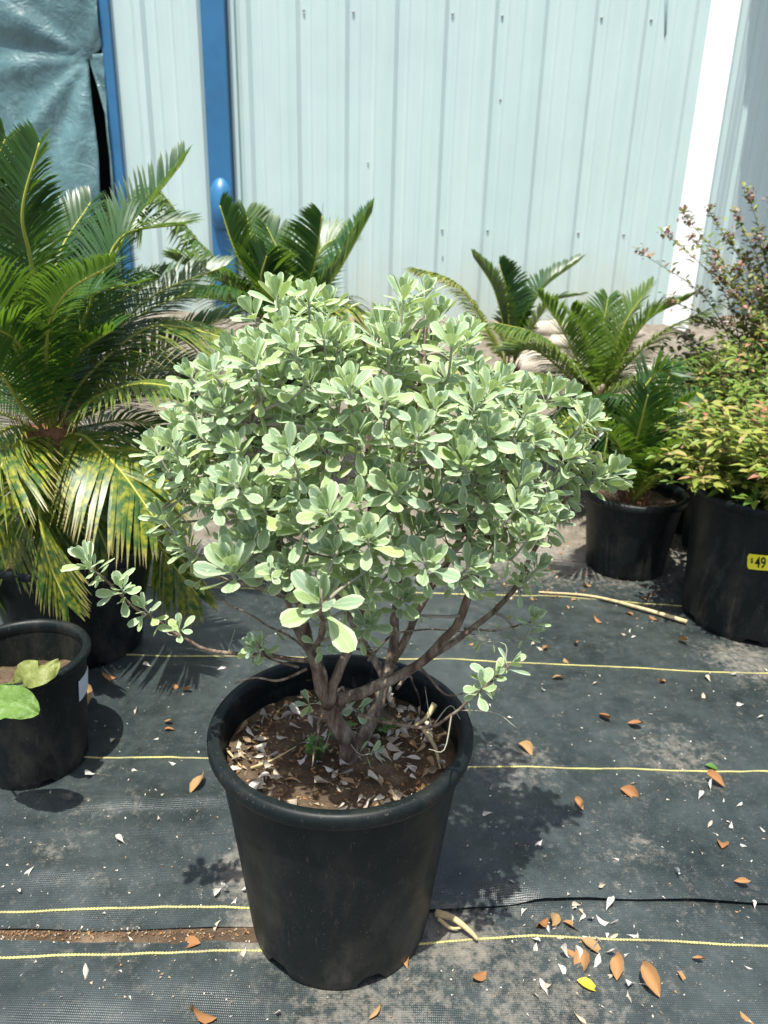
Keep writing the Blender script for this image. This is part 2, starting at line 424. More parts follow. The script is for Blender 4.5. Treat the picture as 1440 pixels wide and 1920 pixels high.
thread(near_cloth, [(0, 1800), (250, 1793), (500, 1782), (800, 1770), (1000, 1757), (1200, 1768), (1440, 1777)], lambda x, y: max(cloth_near(x, y), cloth_far(x, y)-.002 if y > edge_y(x) else -1), -1.2, 1.2)

# ---------------------------------------------------------------- metal building
def wp(u, v, y=WY): p = at(u, v, y); return p.x, p.z
bld = thing('metal_building', (0, WY, WBASE), 'pale mint ribbed metal building wall behind the potted plants', 'building')
ZT = 3.7
def ribbed(x0, x1, ribs, y0=WY, rot=0., zb=WBASE-.12, name='wall_panel', pitch=.33):
    """profiled sheet from x0 to x1; ribs = major rib centres"""
    pr = [(x0, 0)]
    feats = []
    for c in ribs:
        feats.append((c, .050, .020, .025))
        for q in (1/3, 2/3): feats.append((c+q*pitch, .014, .006, .0032))
    for c, wb, wt, h in sorted(feats):
        if c-wb <= x0+.002 or c+wb >= x1-.002: continue
        pr += [(c-wb, 0), (c-wt, h), (c+wt, h), (c+wb, 0)]
    pr.append((x1, 0))
    mb = MB(); ca, sa = math.cos(rot), math.sin(rot); n = len(pr); V = []; Fs = []
    zs = [zb, 1.3, 2.0, 2.8, ZT]
    for z in zs:
        for (x, h) in pr:
            lx = x-x0; V.append((x0+lx*ca+h*sa*1., y0+lx*sa-h*ca, z))
    for j in range(len(zs)-1):
        for i in range(n-1): Fs.append((j*n+i, j*n+i+1, (j+1)*n+i+1, (j+1)*n+i))
    mb.add(V, Fs)
    return mb.build(name, M['wall'], bld, smooth=False)
x_trim = wp(1262, 480)[0]-.0
rx = [wp(u, 200)[0] for u in (552, 640, 737, 822, 912, 1000, 1092, 1180)]
pitch = (rx[-1]-rx[0])/7
ribs = [rx[0]+pitch*i for i in range(-1, 9)]
xl = wp(400, 200)[0]
edges = [xl, ribs[2]-pitch*.5, ribs[5]-pitch*.5, ribs[8]-pitch*.5, x_trim+.03]
for i in range(4):
    ribbed(edges[i]-(.01 if i else 0), edges[i+1], ribs, WY-.0015*i, pitch=pitch)
x_left = wp(222, 200)[0]
ribbed(x_left, xl, [wp(272, 200)[0], wp(374, 200)[0]], WY+.004, pitch=pitch)
# screws: dome heads on each rib row
mb = MB()
def dome(mb, c, r, d=Vector((0, -1, 0))):
    T, B, Nn = frame(d); V = []; Fs = []
    for i, (rr, hh) in enumerate(((1., 0), (.9, .35), (.5, .7))):
        for k in range(6):
            a = k*math.pi/3; V.append(c+(B*math.cos(a)+Nn*math.sin(a))*r*rr+T*hh*r)
    for i in range(2):
        for k in range(6): Fs.append((i*6+k, i*6+(k+1) % 6, i*6+6+(k+1) % 6, i*6+6+k))
    Fs.append(tuple(range(12, 18))); mb.add(V, Fs)
for c in ribs[1::3]+ribs[2::3]:
    for z in (wp(735, 25)[1], wp(724, 428)[1]):
        dome(mb, Vector((c+pitch*.22, WY-.006, z+.01*random.random())), .010)
for u, v in ((452, 13), (690, 305), (830, 480), (938, 187)): x, z = wp(u, v); dome(mb, Vector((x, WY-.006, z)), .008)
tag(mb.build('screws', M['steel'], bld), kind='stuff')
# corner trim, recessed wall beyond
mb = MB(); mb.add([(x_trim-.004, WY-.004, z) for z in (WBASE-.1, ZT)]+[(x_trim+.155, WY-.11, z) for z in (WBASE-.1, ZT)]+[(x_trim+.165, WY+.06, z) for z in (WBASE-.1, ZT)], [(0, 2, 3, 1), (2, 4, 5, 3), (4, 0, 1, 5), (0, 4, 2), (1, 3, 5)]); mb.build('corner_trim', M['white'], bld, False)
ribbed(x_trim+.15, x_trim+2.8, [x_trim+.15+.24+.33*i for i in range(8)], WY+.03, R(48))
# blue downspout with elbow, blue edge trim
dx0 = wp(387, 100)[0]; dx1 = wp(429, 100)[0]
mb = MB(); cx = (dx0+dx1)/2; hw = (dx1-dx0)/2
def rect_path(mb, P, hw, hd):
    V = []
    for p in P: V += [(p.x-hw, p.y-hd, p.z), (p.x+hw, p.y-hd, p.z), (p.x+hw, p.y+hd, p.z), (p.x-hw, p.y+hd, p.z)]
    Fs = [(i*4+k, i*4+(k+1) % 4, i*4+4+(k+1) % 4, i*4+4+k) for i in range(len(P)-1) for k in range(4)]+[(3, 2, 1, 0), tuple(len(V)-4+k for k in range(4))]
    mb.add(V, Fs)
ez = wp(412, 345)[1]
rect_path(mb, [Vector((cx, WY-.068, ZT)), Vector((cx, WY-.068, ez-.03)), Vector((cx, WY-.068, WBASE+.05))], hw, .05)
dsp = mb.build('downspout', M['blue'], bld, False)
mb = MB(); tube(mb, smooth_path([Vector((cx, WY-.07, ez+.03)), Vector((cx, WY-.085, ez-.02)), Vector((cx, WY-.11, ez-.08)), Vector((cx, WY-.13, ez-.19)), Vector((cx, WY-.13, ez-.3))], 14), [hw*(.25+.78*math.sin(math.pi*clamp(.04+i/13*.92))**.45) for i in range(14)], 12); mb.build('elbow', M['blue'], dsp)
mb = MB(); boxm(mb, (dx1+.012, WY-.03, WBASE-.05), (dx1+.05, WY+.0, ZT)); mb.build('seam_trim', M['wall'], bld, False)
tx = wp(222, 200)[0]; 
mb = MB(); boxm(mb, (tx-.062, WY-.05, WBASE-.1), (tx+.004, WY+.06, ZT)); mb.build('door_jamb', M['blue'], bld, False)
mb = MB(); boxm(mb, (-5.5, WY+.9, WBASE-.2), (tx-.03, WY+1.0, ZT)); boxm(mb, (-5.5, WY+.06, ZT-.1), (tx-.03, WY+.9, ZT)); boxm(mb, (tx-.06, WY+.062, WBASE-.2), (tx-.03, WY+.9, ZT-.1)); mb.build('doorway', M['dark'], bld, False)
mb = MB(); boxm(mb, (-5.6, WY+.04, ZT+.002), (5.5, WY+3, ZT+.1)); mb.build('roof', M['white'], bld, False)
x_, z_ = wp(1245, 72); x2_, z2_ = wp(1249, -40)
mb = MB(); mb.add([(x_, WY-.004, z_), (x2_-.016, WY-.004, z2_), (x2_+.022, WY-.004, z2_), (x_+.006, WY-.019, z_+.02), (x2_-.010, WY-.021, z2_), (x2_+.016, WY-.021, z2_)], [(0, 3, 4, 1), (3, 5, 4), (0, 2, 5, 3), (1, 4, 5, 2)]); mb.build('dark_streak', m_simple('streak_grey', (.16, .24, .25), .6, .4, .2, 8.), bld)  # dark streak: thin strip tapering downward, raised slightly off the wall
# plastic sheet over the doorway, pinned at a nail and torn open below it
tp = thing('plastic_sheet', (tx-.8, WY-.05, WBASE), 'torn grey-black plastic sheet hung over the doorway beside the blue jamb', 'tarp')
pin = Vector((*wp(168, 112),))
def sheet_y(x, z):
    dx, dz = x-pin[0], z-pin[1]; r = math.hypot(dx, dz); a = math.atan2(dz, dx)
    y = .035*nz(a*3.2+7, r*.5)*min(1, r*2.2)*math.exp(-r*.5)*1.6+.028*nz(x*2.6, z*1.3, 4)+.010*nz(x*8, z*6, 8)
    y += .05*math.exp(-r*5)
    return WY-.085+y-.05*(1-math.exp(-max(0, pin[1]-z)*1.5))*0
def sheet(name, fl, fr, z0, z1, nx=70, nz_=90, push=0.):
    mb = MB(); V = []; Fs = []
    for j in range(nz_+1):
        z = z0+(z1-z0)*j/nz_; a, b = fl(z), fr(z)
        for i in range(nx+1):
            x = a+(b-a)*i/nx; V.append((x, sheet_y(x, z)-push*(i/nx)**3*clamp((pin[1]-z)*1.2), z))
    for j in range(nz_):
        for i in range(nx): q = j*(nx+1)+i; Fs.append((q, q+1, q+nx+2, q+nx+1))
    mb.add(V, Fs); o = mb.build(name, M['tarp'], tp)
    md = o.modifiers.new('thickness', 'SOLIDIFY'); md.thickness = .002
    return o
sa = [wp(u, v) for u, v in ((168, 112), (180, 200), (192, 280), (199, 380), (205, 470), (208, 560))][::-1]
sb = [wp(u, v) for u, v in ((169, 112), (186, 160), (204, 215), (212, 300), (219, 420), (222, 560))][::-1]
fl_z = [p[1] for p in sa]; fr_z = [p[1] for p in sb]
edge_a = lambda z: float(np.interp(z, fl_z, [p[0] for p in sa])) if z < pin[1] else tx-.055
sheet('sheet_body', lambda z: -5.0, lambda z: edge_a(z) if z < pin[1] else pin[0]+min(1, (z-pin[1])/.06)*(tx-.058-pin[0]), WBASE-.05, ZT, 150, 120, .04)
sheet('torn_flap', lambda z: float(np.interp(z, fr_z, [p[0] for p in sb])), lambda z: tx-.058, WBASE-.05, pin[1]+.03, 12, 60)

# pale stones and lumps along the foot of the wall
stones = MB()
for i in range(26):
    x = random.uniform(-.6, 2.2); y = random.uniform(4.9, 5.85); r = random.uniform(.05, .16); z = terr(x, y)
    V = []; Fs = []
    for a in range(5):
        for b in range(8):
            th = math.pi*a/4; ph = 2*math.pi*b/8
            rr = r*(1+.35*nz(x*9+math.cos(ph)*1.3, y*9+math.sin(ph)*1.3, th))
            V.append((x+rr*math.sin(th)*math.cos(ph)*1.3, y+rr*math.sin(th)*math.sin(ph), z+rr*.5*math.cos(th)))
    for a in range(4):
        for b in range(8): Fs.append((a*8+b, a*8+8+b, a*8+8+(b+1) % 8, a*8+(b+1) % 8))
    stones.add(V, Fs)
tag(stones.build('rubble', M['stone']), 'pale rubble and lumps of dirt along the foot of the metal wall', 'rubble', kind='stuff')

# ---------------------------------------------------------------- sago cycads
def frond(plant, pts, centre, width, n=72, tint=.4, yel=.0, vee=.35, droop=.25, wl=.0055, curl=0.):
    P = smooth_path(pts, 40); L = sum((P[i+1]-P[i]).length for i in range(39))
    n = int(n*clamp(L/.8, .45, 1.25)); mb = MB(); rb = MB()
    tube(rb, P, [.0065*(1-.75*i/39)+.0008 for i in range(40)], 6, 0.)
    for j in range(n):
        s = .13+.87*j/(n-1); x = s*39; k = min(int(x), 38); p = P[k].lerp(P[k+1], x-k)
        T = (P[min(k+2, 39)]-P[max(k-1, 0)]).normalized()
        inward = Vector((centre.x-p.x, centre.y-p.y, 0)); inward = inward.normalized() if inward.length > .02 else Vector((0, .1, 0))
        Nn = Vector((0, 0, 1))+inward*.75; Nn = (Nn-T*Nn.dot(T)).normalized(); B = T.cross(Nn)
        prof = min(1., .25+(s-.13)/.18)*(1-.62*clamp((s-.6)/.4)**1.6)
        for sd in (-1, 1):
            ln = width*prof*random.uniform(.92, 1.06); fa = R(22+38*s+random.uniform(-5, 5))
            v_ = vee+random.uniform(-.07, .07)
            D = (B*sd*math.cos(fa)+T*math.sin(fa)+Nn*v_).normalized()
            W = (T-D*T.dot(D)).normalized(); Nl = D.cross(W)
            if Nl.dot(Nn) < 0: Nl = -Nl
            V = []; al = []
            for q, (a, ww) in enumerate(((0, .45), (.3, 1.), (.68, .9), (1., 0))):
                c = p+D*ln*a-Vector((0, 0, 1))*droop*ln*a*a+Nl*curl*ln*a*a
                if q < 3: V += [c-W*wl*ww, c+W*wl*ww]; al += [a, a]
                else: V.append(c); al.append(a)
            tt = clamp(tint+random.uniform(-.18, .18))
            mb.add(V, [(0, 1, 3, 2), (2, 3, 5, 4), (4, 5, 6)], tt, al, np.full(7, clamp(yel*random.uniform(.5, 1.3))))
    f = mb.build('frond', M['cyc'], plant)
    rb.v = [a-np.array(wloc(plant)) for a in rb.v]
    link('rachis', rb.mesh('rachis', M['rach']), f)
    return f
def sago(label, crown, fr, width, loc_z, group='sago cycads in black pots', fuzz=.06, **kw):
    t = thing('sago_palm', (crown.x, crown.y, loc_z), label, 'cycad', group)
    mb = MB(); h = crown.z-loc_z
    P = [Vector((crown.x, crown.y, loc_z+h*i/6)) for i in range(7)]
    tube(mb, P, [fuzz*(1.05-.25*abs(i/3-1)) for i in range(7)], 12)
    mb.build('trunk', M['fibre'], t)
    mb = MB()
    for i in range(70):
        a = random.uniform(0, 6.283); r = random.uniform(.1, 1)*fuzz; b = Vector((crown.x+r*math.cos(a), crown.y+r*math.sin(a), crown.z-.06))
        e = b+Vector((math.cos(a)*.03, math.sin(a)*.03, random.uniform(.05, .13)))
        tube(mb, [b, e], [.004, .001], 4, 0., False)
    mb.build('crown_fibre', M['fibre'], t)
    for spec in fr:
        pts, opt = spec; d = dict(width=width); d.update(kw); d.update(opt)
        pts = [crown+Vector((random.uniform(-.02, .02), random.uniform(-.02, .02), -.03))]+[at(*p) for p in pts]
        frond(t, pts, crown, **d)
    return t
PG = 'black nursery pots'
# big sago at the left
C1 = at(92, 800, 2.3)
pot1 = make_pot(None, (C1.x-.02, 2.36, .0), .56, .40, 'large black pot under the big drooping sago cycad', PG, soil=.05)
y = dict(yel=.75, tint=.55)
s1 = [([(62, 520, 2.18), (42, 400, 2.12), (74, 268, 2.1)], dict(vee=.75, width=.20, tint=.3)),
      ([(10, 520, 2.2), (-30, 380, 2.2), (10, 262, 2.15)], dict(vee=.6, width=.2, tint=.3)),
      ([(150, 640, 2.5), (225, 460, 2.65), (345, 300, 2.75)], dict(tint=.2, vee=.5, width=.24)),
      ([(140, 650, 2.4), (190, 520, 2.5), (235, 440, 2.55), (345, 420, 2.6)], dict(tint=.25, vee=.4)),
      ([(87, 650, 2.16), (120, 555, 2.08), (215, 494, 2.02)], dict(vee=.9, width=.13, tint=.6, curl=-.3)),
      ([(40, 680, 2.15), (5, 590, 2.1), (-60, 500, 2.0)], dict(tint=.45)),
      ([(40, 760, 2.2), (0, 700, 2.1), (-80, 650, 2.0)], dict(tint=.4)),
      ([(150, 770, 2.3), (195, 738, 2.25), (262, 720, 2.2), (330, 726, 2.15)], dict(tint=.7, yel=.35, vee=.15, width=.2, droop=.45)),
      ([(150, 720, 2.42), (262, 622, 2.55), (340, 614, 2.6), (440, 640, 2.62)], dict(tint=.7, yel=.45, vee=.15, droop=.5)),
      ([(150, 815, 2.26), (182, 838, 2.2), (232, 890, 2.1), (290, 972, 2.02)], dict(vee=.1, droop=.55, width=.24, wl=.006, **y)),
      ([(78, 840, 2.22), (68, 886, 2.12), (75, 972, 2.03), (92, 1050, 1.98), (124, 1128, 1.95)], dict(vee=.1, droop=.2, width=.19, wl=.006, **y)),
      ([(190, 860, 2.5), (260, 950, 2.5), (310, 1040, 2.48), (372, 1118, 2.46)], dict(vee=.05, droop=.5, width=.2, yel=.8, tint=.45)),
      ([(160, 850, 2.4), (220, 920, 2.4), (262, 1010, 2.38)], dict(vee=.05, droop=.5, width=.2, yel=.5, tint=.3)),
      ([(40, 830, 2.15), (0, 880, 2.02), (-40, 1000, 1.95)], dict(vee=.1, droop=.3, **y)),
      ([(30, 830, 2.3), (-30, 880, 2.25), (-60, 1010, 2.2), (-10, 1120, 2.15)], dict(vee=.1, droop=.3, yel=.3, tint=.35)),
      ([(170, 680, 2.55), (280, 560, 2.75), (420, 500, 2.85)], dict(tint=.35)),
      ([(180, 740, 2.5), (300, 660, 2.75), (430, 590, 2.9)], dict(tint=.35)),
      ([(180, 770, 2.55), (290, 740, 2.75), (410, 770, 2.85)], dict(tint=.3)),
      ([(100, 600, 2.5), (110, 480, 2.6), (170, 380, 2.7)], dict(tint=.2)),
      ([(60, 640, 2.4), (40, 540, 2.5), (20, 440, 2.6)], dict(tint=.2)),
      ([(170, 810, 2.45), (260, 830, 2.55), (340, 900, 2.6)], dict(tint=.2, vee=.1, droop=.4)),
      ([(40, 740, 2.45), (-60, 640, 2.5), (-160, 620, 2.5)], dict(tint=.3)),
      ([(40, 790, 2.45), (-60, 760, 2.5), (-160, 800, 2.5)], dict(tint=.3)),
      ([(110, 640, 2.35), (160, 560, 2.4), (260, 530, 2.45)], dict(tint=.4, vee=.3)),
      ([(70, 660, 2.35), (75, 590, 2.3), (60, 520, 2.3)], dict(tint=.35, vee=.5)),
      ([(150, 700, 2.6), (250, 600, 2.8), (360, 545, 2.9)], dict(tint=.25)), ([(160, 760, 2.6), (270, 700, 2.85), (390, 690, 2.95)], dict(tint=.2)),
      ([(130, 690, 2.5), (190, 590, 2.6), (300, 520, 2.7)], dict(tint=.3)), ([(160, 800, 2.55), (260, 790, 2.7), (370, 840, 2.75)], dict(tint=.2, vee=.1, droop=.4)),
      ([(60, 700, 2.2), (30, 640, 2.1), (-20, 610, 2.0)], dict(tint=.5)), ([(120, 720, 2.35), (150, 660, 2.3), (210, 620, 2.25)], dict(tint=.5)),
      ([(30, 800, 2.2), (-20, 830, 2.1), (-60, 900, 2.05)], dict(tint=.5, yel=.5, vee=.1)), ([(130, 850, 2.3), (160, 930, 2.25), (200, 1030, 2.2)], dict(tint=.35, yel=.5, vee=.05, droop=.3)),
      ([(110, 860, 2.25), (130, 930, 2.2), (140, 1010, 2.15)], dict(tint=.25, yel=.3, vee=.05, droop=.3)), ([(50, 850, 2.25), (30, 930, 2.15), (20, 1050, 2.1)], dict(tint=.35, yel=.5, vee=.05, droop=.3))]
sago('large sago cycad with yellow-flecked drooping fronds in a black pot by the dark plastic sheet', C1, s1, .225, .34, fuzz=.085, n=80, wl=.0043)
# sago between it and the downspout
C2 = at(545, 640, 3.7)
z2 = terr(C2.x, 3.7)
make_pot(None, (C2.x, 3.7, z2), .44, C2.z-z2-.08, 'black pot of the sago cycad below the blue downspout', PG, soil=.04)
s2 = [([(480, 560, 3.6), (370, 452, 3.5), (300, 362, 3.5), (255, 385, 3.45)], dict(tint=.75, yel=.1, vee=.1, droop=.7)),
      ([(500, 570, 3.65), (445, 480, 3.6), (412, 385, 3.6)], dict(tint=.25, vee=.6)),
      ([(520, 560, 3.8), (475, 460, 3.9), (462, 400, 3.95)], dict(tint=.8, vee=.4)),
      ([(570, 560, 3.65), (592, 490, 3.6), (604, 405, 3.55)], dict(tint=.15, vee=.7)),
      ([(585, 580, 3.7), (640, 500, 3.75), (697, 398, 3.8)], dict(tint=.2, vee=.5)),
      ([(545, 560, 3.75), (530, 490, 3.8), (500, 425, 3.85)], dict(tint=.5)),
      ([(590, 590, 3.75), (640, 565, 3.75), (682, 600, 3.75)], dict(yel=.9, tint=.6, droop=.5, vee=.05)),
      ([(480, 570, 3.6), (400, 520, 3.45), (330, 490, 3.4)], dict(tint=.4)),
      ([(500, 600, 3.5), (430, 545, 3.3), (370, 535, 3.2)], dict(tint=.25, vee=.1, droop=.5)),
      ([(480, 590, 3.7), (400, 560, 3.8), (310, 560, 3.85)], dict(tint=.35)),
      ([(570, 570, 3.9), (600, 470, 4.05), (650, 440, 4.1)], dict(tint=.7)),
      ([(520, 580, 3.5), (490, 530, 3.35), (500, 480, 3.3)], dict(tint=.25, vee=.5))]
sago('sago cycad with upright feathery fronds below the blue downspout', C2, s2, .25, z2+.1, wl=.0055, n=100)
# sago against the wall
C3 = at(955, 688, 4.75); z3 = terr(C3.x, 4.75)
make_pot(None, (C3.x, 4.75, z3-.03), .36, max(.12, C3.z-z3-.02), 'small black pot of the sparse dark sago by the wall', PG, soil=.03, lip=.022)
s3 = [([(925, 640, 4.7), (880, 560, 4.65), (835, 520, 4.6), (775, 502, 4.55)], dict(yel=1., tint=.7, vee=.1, droop=.5, width=.19)),
      ([(945, 620, 4.75), (925, 540, 4.75), (888, 482, 4.8)], dict(tint=.05, vee=.5, width=.21)),
      ([(955, 620, 4.7), (950, 550, 4.7), (936, 495, 4.7)], dict(tint=.05, vee=.6, width=.21)),
      ([(980, 620, 4.75), (1015, 545, 4.8), (1085, 490, 4.85)], dict(tint=.05, vee=.5, width=.21)),
      ([(985, 640, 4.7), (1030, 570, 4.65), (1088, 552, 4.6)], dict(tint=.3, vee=.2, width=.18))]
sago('sparse dark green sago cycad standing against the metal wall', C3, s3, .15, z3, wl=.0065, fuzz=.05, n=105)
# pale sago behind the shrub
C4 = at(1118, 735, 4.05); z4 = terr(C4.x, 4.05)
make_pot(None, (C4.x, 4.05, z4), .42, C4.z-z4-.06, 'black pot of the pale bronze-green sago cycad', PG, soil=.04)
s4 = [([(1090, 690, 4.0), (1050, 610, 3.95), (1010, 555, 3.9)], dict(tint=.85, yel=.15, vee=.3)),
      ([(1075, 700, 3.9), (1010, 630, 3.8), (930, 605, 3.7)], dict(tint=.7, yel=.25, vee=.05, droop=.5)),
      ([(1150, 670, 4.1), (1175, 600, 4.1), (1222, 535, 4.1)], dict(tint=.9, yel=.15, vee=.3, width=.2)),
      ([(1170, 690, 3.95), (1240, 625, 3.85), (1340, 575, 3.75)], dict(tint=.8, yel=.35, vee=.1, droop=.4)),
      ([(1180, 710, 3.9), (1270, 680, 3.75), (1400, 640, 3.65)], dict(tint=.8, yel=.3, vee=.1, droop=.45)),
      ([(1130, 680, 4.15), (1130, 620, 4.2), (1140, 560, 4.25)], dict(tint=.7)),
      ([(1080, 730, 3.85), (1000, 700, 3.7), (920, 740, 3.6)], dict(tint=.5, yel=.3, droop=.5, vee=.05)),
      ([(1150, 740, 3.8), (1210, 750, 3.6), (1260, 810, 3.5)], dict(tint=.1, droop=.4, vee=.1)),
      ([(1100, 760, 3.8), (1060, 790, 3.6), (1010, 860, 3.5)], dict(tint=.4, yel=.4, droop=.4, vee=.1)),
      ([(1130, 760, 3.8), (1140, 800, 3.6), (1130, 870, 3.5)], dict(tint=.15, droop=.3, vee=.1)),
      ([(1170, 730, 4.1), (1260, 700, 4.3), (1330, 700, 4.4)], dict(tint=.4)), ([(1080, 720, 3.95), (1010, 660, 3.9), (960, 660, 3.85)], dict(tint=.8, yel=.2)), ([(1160, 680, 4.0), (1215, 600, 3.95), (1290, 560, 3.9)], dict(tint=.9, yel=.2)), ([(1110, 690, 4.0), (1090, 620, 3.95), (1070, 580, 3.9)], dict(tint=.9, yel=.1))]
sago('pale bronze-green sago cycad with wide arching fronds behind the silver shrub', C4, s4, .23, z4+.05, wl=.0048, n=100)
# young sago in the pot right of the shrub
C5 = at(1190, 925, 3.12)
make_pot(None, (C5.x, 3.12, .0), .445, .365, 'black pot with scalloped foot holding the young green sago', PG, soil=.06, rot=.2)
C5 = Vector((C5.x+.0, 3.12, .33))
s5 = [([(1200, 870, 3.1), (1225, 810, 3.05), (1300, 745, 2.98)], dict(tint=.6, vee=.3)),
      ([(1185, 860, 3.1), (1180, 780, 3.1), (1230, 700, 3.1), (1262, 705, 3.05)], dict(tint=.3, vee=.4)),
      ([(1215, 880, 3.05), (1260, 835, 2.95), (1345, 812, 2.88)], dict(tint=.55, vee=.15, droop=.4)),
      ([(1225, 900, 3.0), (1255, 885, 2.9), (1300, 880, 2.82)], dict(yel=1., tint=.9, vee=.1, width=.07)),
      ([(1200, 850, 3.2), (1235, 760, 3.3), (1260, 690, 3.35)], dict(tint=.1, vee=.5)),
      ([(1210, 860, 3.2), (1290, 770, 3.3), (1380, 740, 3.35)], dict(tint=.15)),
      ([(1175, 870, 3.1), (1150, 820, 3.05), (1120, 790, 3.0)], dict(tint=.3, vee=.3)),
      ([(1165, 880, 3.05), (1125, 850, 2.95), (1075, 850, 2.9)], dict(tint=.5, yel=.3, vee=.1)),
      ([(1190, 850, 3.05), (1205, 780, 2.98), (1215, 740, 2.95)], dict(tint=.45, vee=.5))]
sago('young green sago cycad with feathery fronds in the scalloped black pot', C5, s5, .19, .27, fuzz=.045, wl=.004, n=95)
p6 = at(1275, 1000, 3.6)
make_pot(None, (p6.x-.02, 3.62, .02), .40, .36, 'black pot half hidden behind the young sago pot', PG, soil=.05)

# ---------------------------------------------------------------- leaf templates
def leaf_template(rows, hw, cup, recurve, roll, twist=0., across=(-1, -.62, 0, .62, 1)):
    V = []; al = []; ed = []
    for s, wv in rows:
        for x in across:
            X = x*wv*hw; Z = cup*hw*wv*abs(x)**1.5-roll*hw*wv*(max(0, abs(x)-.6)/.4)**2
            Y = s; Z += -recurve*s*s+twist*s*x*hw
            V.append((X, Y, Z)); al.append(s); ed.append(abs(x))
    n = len(across); Fs = [(j*n+i, j*n+i+1, (j+1)*n+i+1, (j+1)*n+i) for j in range(len(rows)-1) for i in range(n-1)]
    return np.array(V), Fs, np.array(al), np.array(ed)
SPAT = [(0, .07), (.14, .10), (.32, .36), (.52, .78), (.72, 1.), (.90, .80), (1., .30)]
LANC = [(0, .06), (.1, .22), (.3, .85), (.5, 1.), (.75, .6), (.93, .18), (1., .02)]
OVAL = [(0, .06), (.12, .45), (.35, .95), (.6, 1.), (.82, .7), (.95, .3), (1., .05)]
shrub_t = [leaf_template(SPAT, .212, c, r, ro, tw) for c, r, ro, tw in ((.55, -.06, .40, 0), (.45, .10, .45, .15), (.65, .0, .5, -.15), (.40, .22, .4, .1), (.75, -.12, .35, 0))]
def xform(tm, m4):
    return tm[0] @ np.array(m4.to_3x3()).T+np.array(m4.translation)
def leaf_mat(p, D, Nn, L, wsc=1.):
    D = D.normalized(); X = D.cross(Nn)
    X = X.normalized() if X.length > 1e-4 else frame(D)[1]
    Z = X.cross(D)
    m = Matrix(((X.x*L*wsc, D.x*L, Z.x*L, p.x), (X.y*L*wsc, D.y*L, Z.y*L, p.y), (X.z*L*wsc, D.z*L, Z.z*L, p.z), (0, 0, 0, 1)))
    return m

def place_leaves(plant, leaves, temps, mat, n_single, tints, name='leaf', rest='foliage'):
    """leaves: (matrix in world, template index, tint, score); the n_single best by score become objects"""
    base = wloc(plant); cache = {}
    leaves.sort(key=lambda q: -q[3])
    for m, ti, tv, _ in leaves[:n_single]:
        k = (ti, min(range(len(tints)), key=lambda i: abs(tints[i]-tv)))
        if k not in cache:
            mb = MB(); tm = temps[ti]; mb.add(tm[0], tm[1], tints[k[1]], tm[2], tm[3]); cache[k] = mb.mesh('leaf', mat)
        mm = m.copy(); mm.translation = m.translation-base
        link(name, cache[k], plant, mm)
    mb = MB()
    for m, ti, tv, _ in leaves[n_single:]:
        tm = temps[ti]; mb.add(xform(tm, m), tm[1], tv, tm[2], tm[3])
    if mb.n: tag(mb.build(rest, mat, plant), kind='stuff')

# ---------------------------------------------------------------- the silver shrub in the big pot
PX, PY = at(640, 1395, 1.267).x, 1.267
PH = .495
make_pot(None, (PX, PY, .003), .52, PH, 'big black pot with brown soil holding the silver-leaved shrub', PG, soil=.075, rot=-.22, taper=.78)
SZ = PH-.075
base = Vector((PX+.015, PY-.01, SZ-.02))
sh = thing('silver_shrub', base, 'silvery grey-green shrub with woody stems growing in the big black pot', 'shrub')
def W_(u, v, y): return at(u, v, y)
limbs = []
def limb(pts, r0, r1, name='branch'):
    P = smooth_path(pts, 26); mb = MB()
    P = [p+Vector((nz(p.x*22, p.y*22, p.z*22), nz(p.z*22, p.x*22, 5), 0))*.006 for p in P]
    rad = [r0+(r1-r0)*(i/25)**.8 for i in range(26)]
    tube(mb, P, rad, 8); mb.build(name, M['bark'], sh)
    limbs.append((P, rad)); return P
b0 = base
T1 = limb([b0, W_(650, 1390, 1.24), W_(612, 1325, 1.21)], .021, .016, 'trunk')
T2 = limb([b0+Vector((.02, .03, 0)), W_(690, 1370, 1.30), W_(725, 1270, 1.36), W_(745, 1130, 1.42), W_(752, 930, 1.5), W_(770, 720, 1.55)], .019, .004, 'trunk')
f1 = T1[-1]
limb([f1, W_(590, 1240, 1.18), W_(565, 1140, 1.14), W_(525, 1040, 1.12), W_(500, 930, 1.12), W_(470, 800, 1.15)], .013, .003)
limb([f1, W_(605, 1260, 1.2), W_(555, 1180, 1.22), W_(530, 1110, 1.26), W_(440, 930, 1.3), W_(410, 760, 1.32)], .010, .003)
limb([f1, W_(640, 1250, 1.2), W_(680, 1150, 1.22), W_(695, 1000, 1.26), W_(690, 850, 1.3), W_(660, 660, 1.35)], .011, .003)
limb([W_(628, 1315, 1.22), W_(700, 1290, 1.22), W_(780, 1248, 1.2), W_(860, 1165, 1.17), W_(900, 1050, 1.16), W_(928, 950, 1.17), W_(960, 830, 1.2)], .013, .0035)
limb([W_(800, 1235, 1.2), W_(870, 1190, 1.25), W_(960, 1110, 1.28), W_(1020, 1000, 1.3), W_(1090, 900, 1.33), W_(1150, 875, 1.34)], .007, .0025)
limb([W_(735, 1240, 1.37), W_(800, 1120, 1.45), W_(880, 980, 1.52), W_(940, 850, 1.56), W_(980, 760, 1.58)], .009, .003)
limb([W_(725, 1280, 1.35), W_(640, 1130, 1.5), W_(560, 960, 1.6), W_(520, 780, 1.62), W_(500, 620, 1.62)], .009, .003)
limb([W_(590, 1235, 1.18), W_(605, 1180, 1.05), W_(600, 1140, .98)], .006, .003)
limb([W_(700, 1000, 1.26), W_(740, 900, 1.24), W_(780, 780, 1.27), W_(800, 600, 1.34)], .006, .0025)
limb([W_(520, 1040, 1.12), W_(470, 1075, 1.1), W_(430, 1070, 1.06)], .005, .0025)
limb([W_(900, 1050, 1.16), W_(860, 960, 1.12), W_(850, 860, 1.1)], .005, .0025)
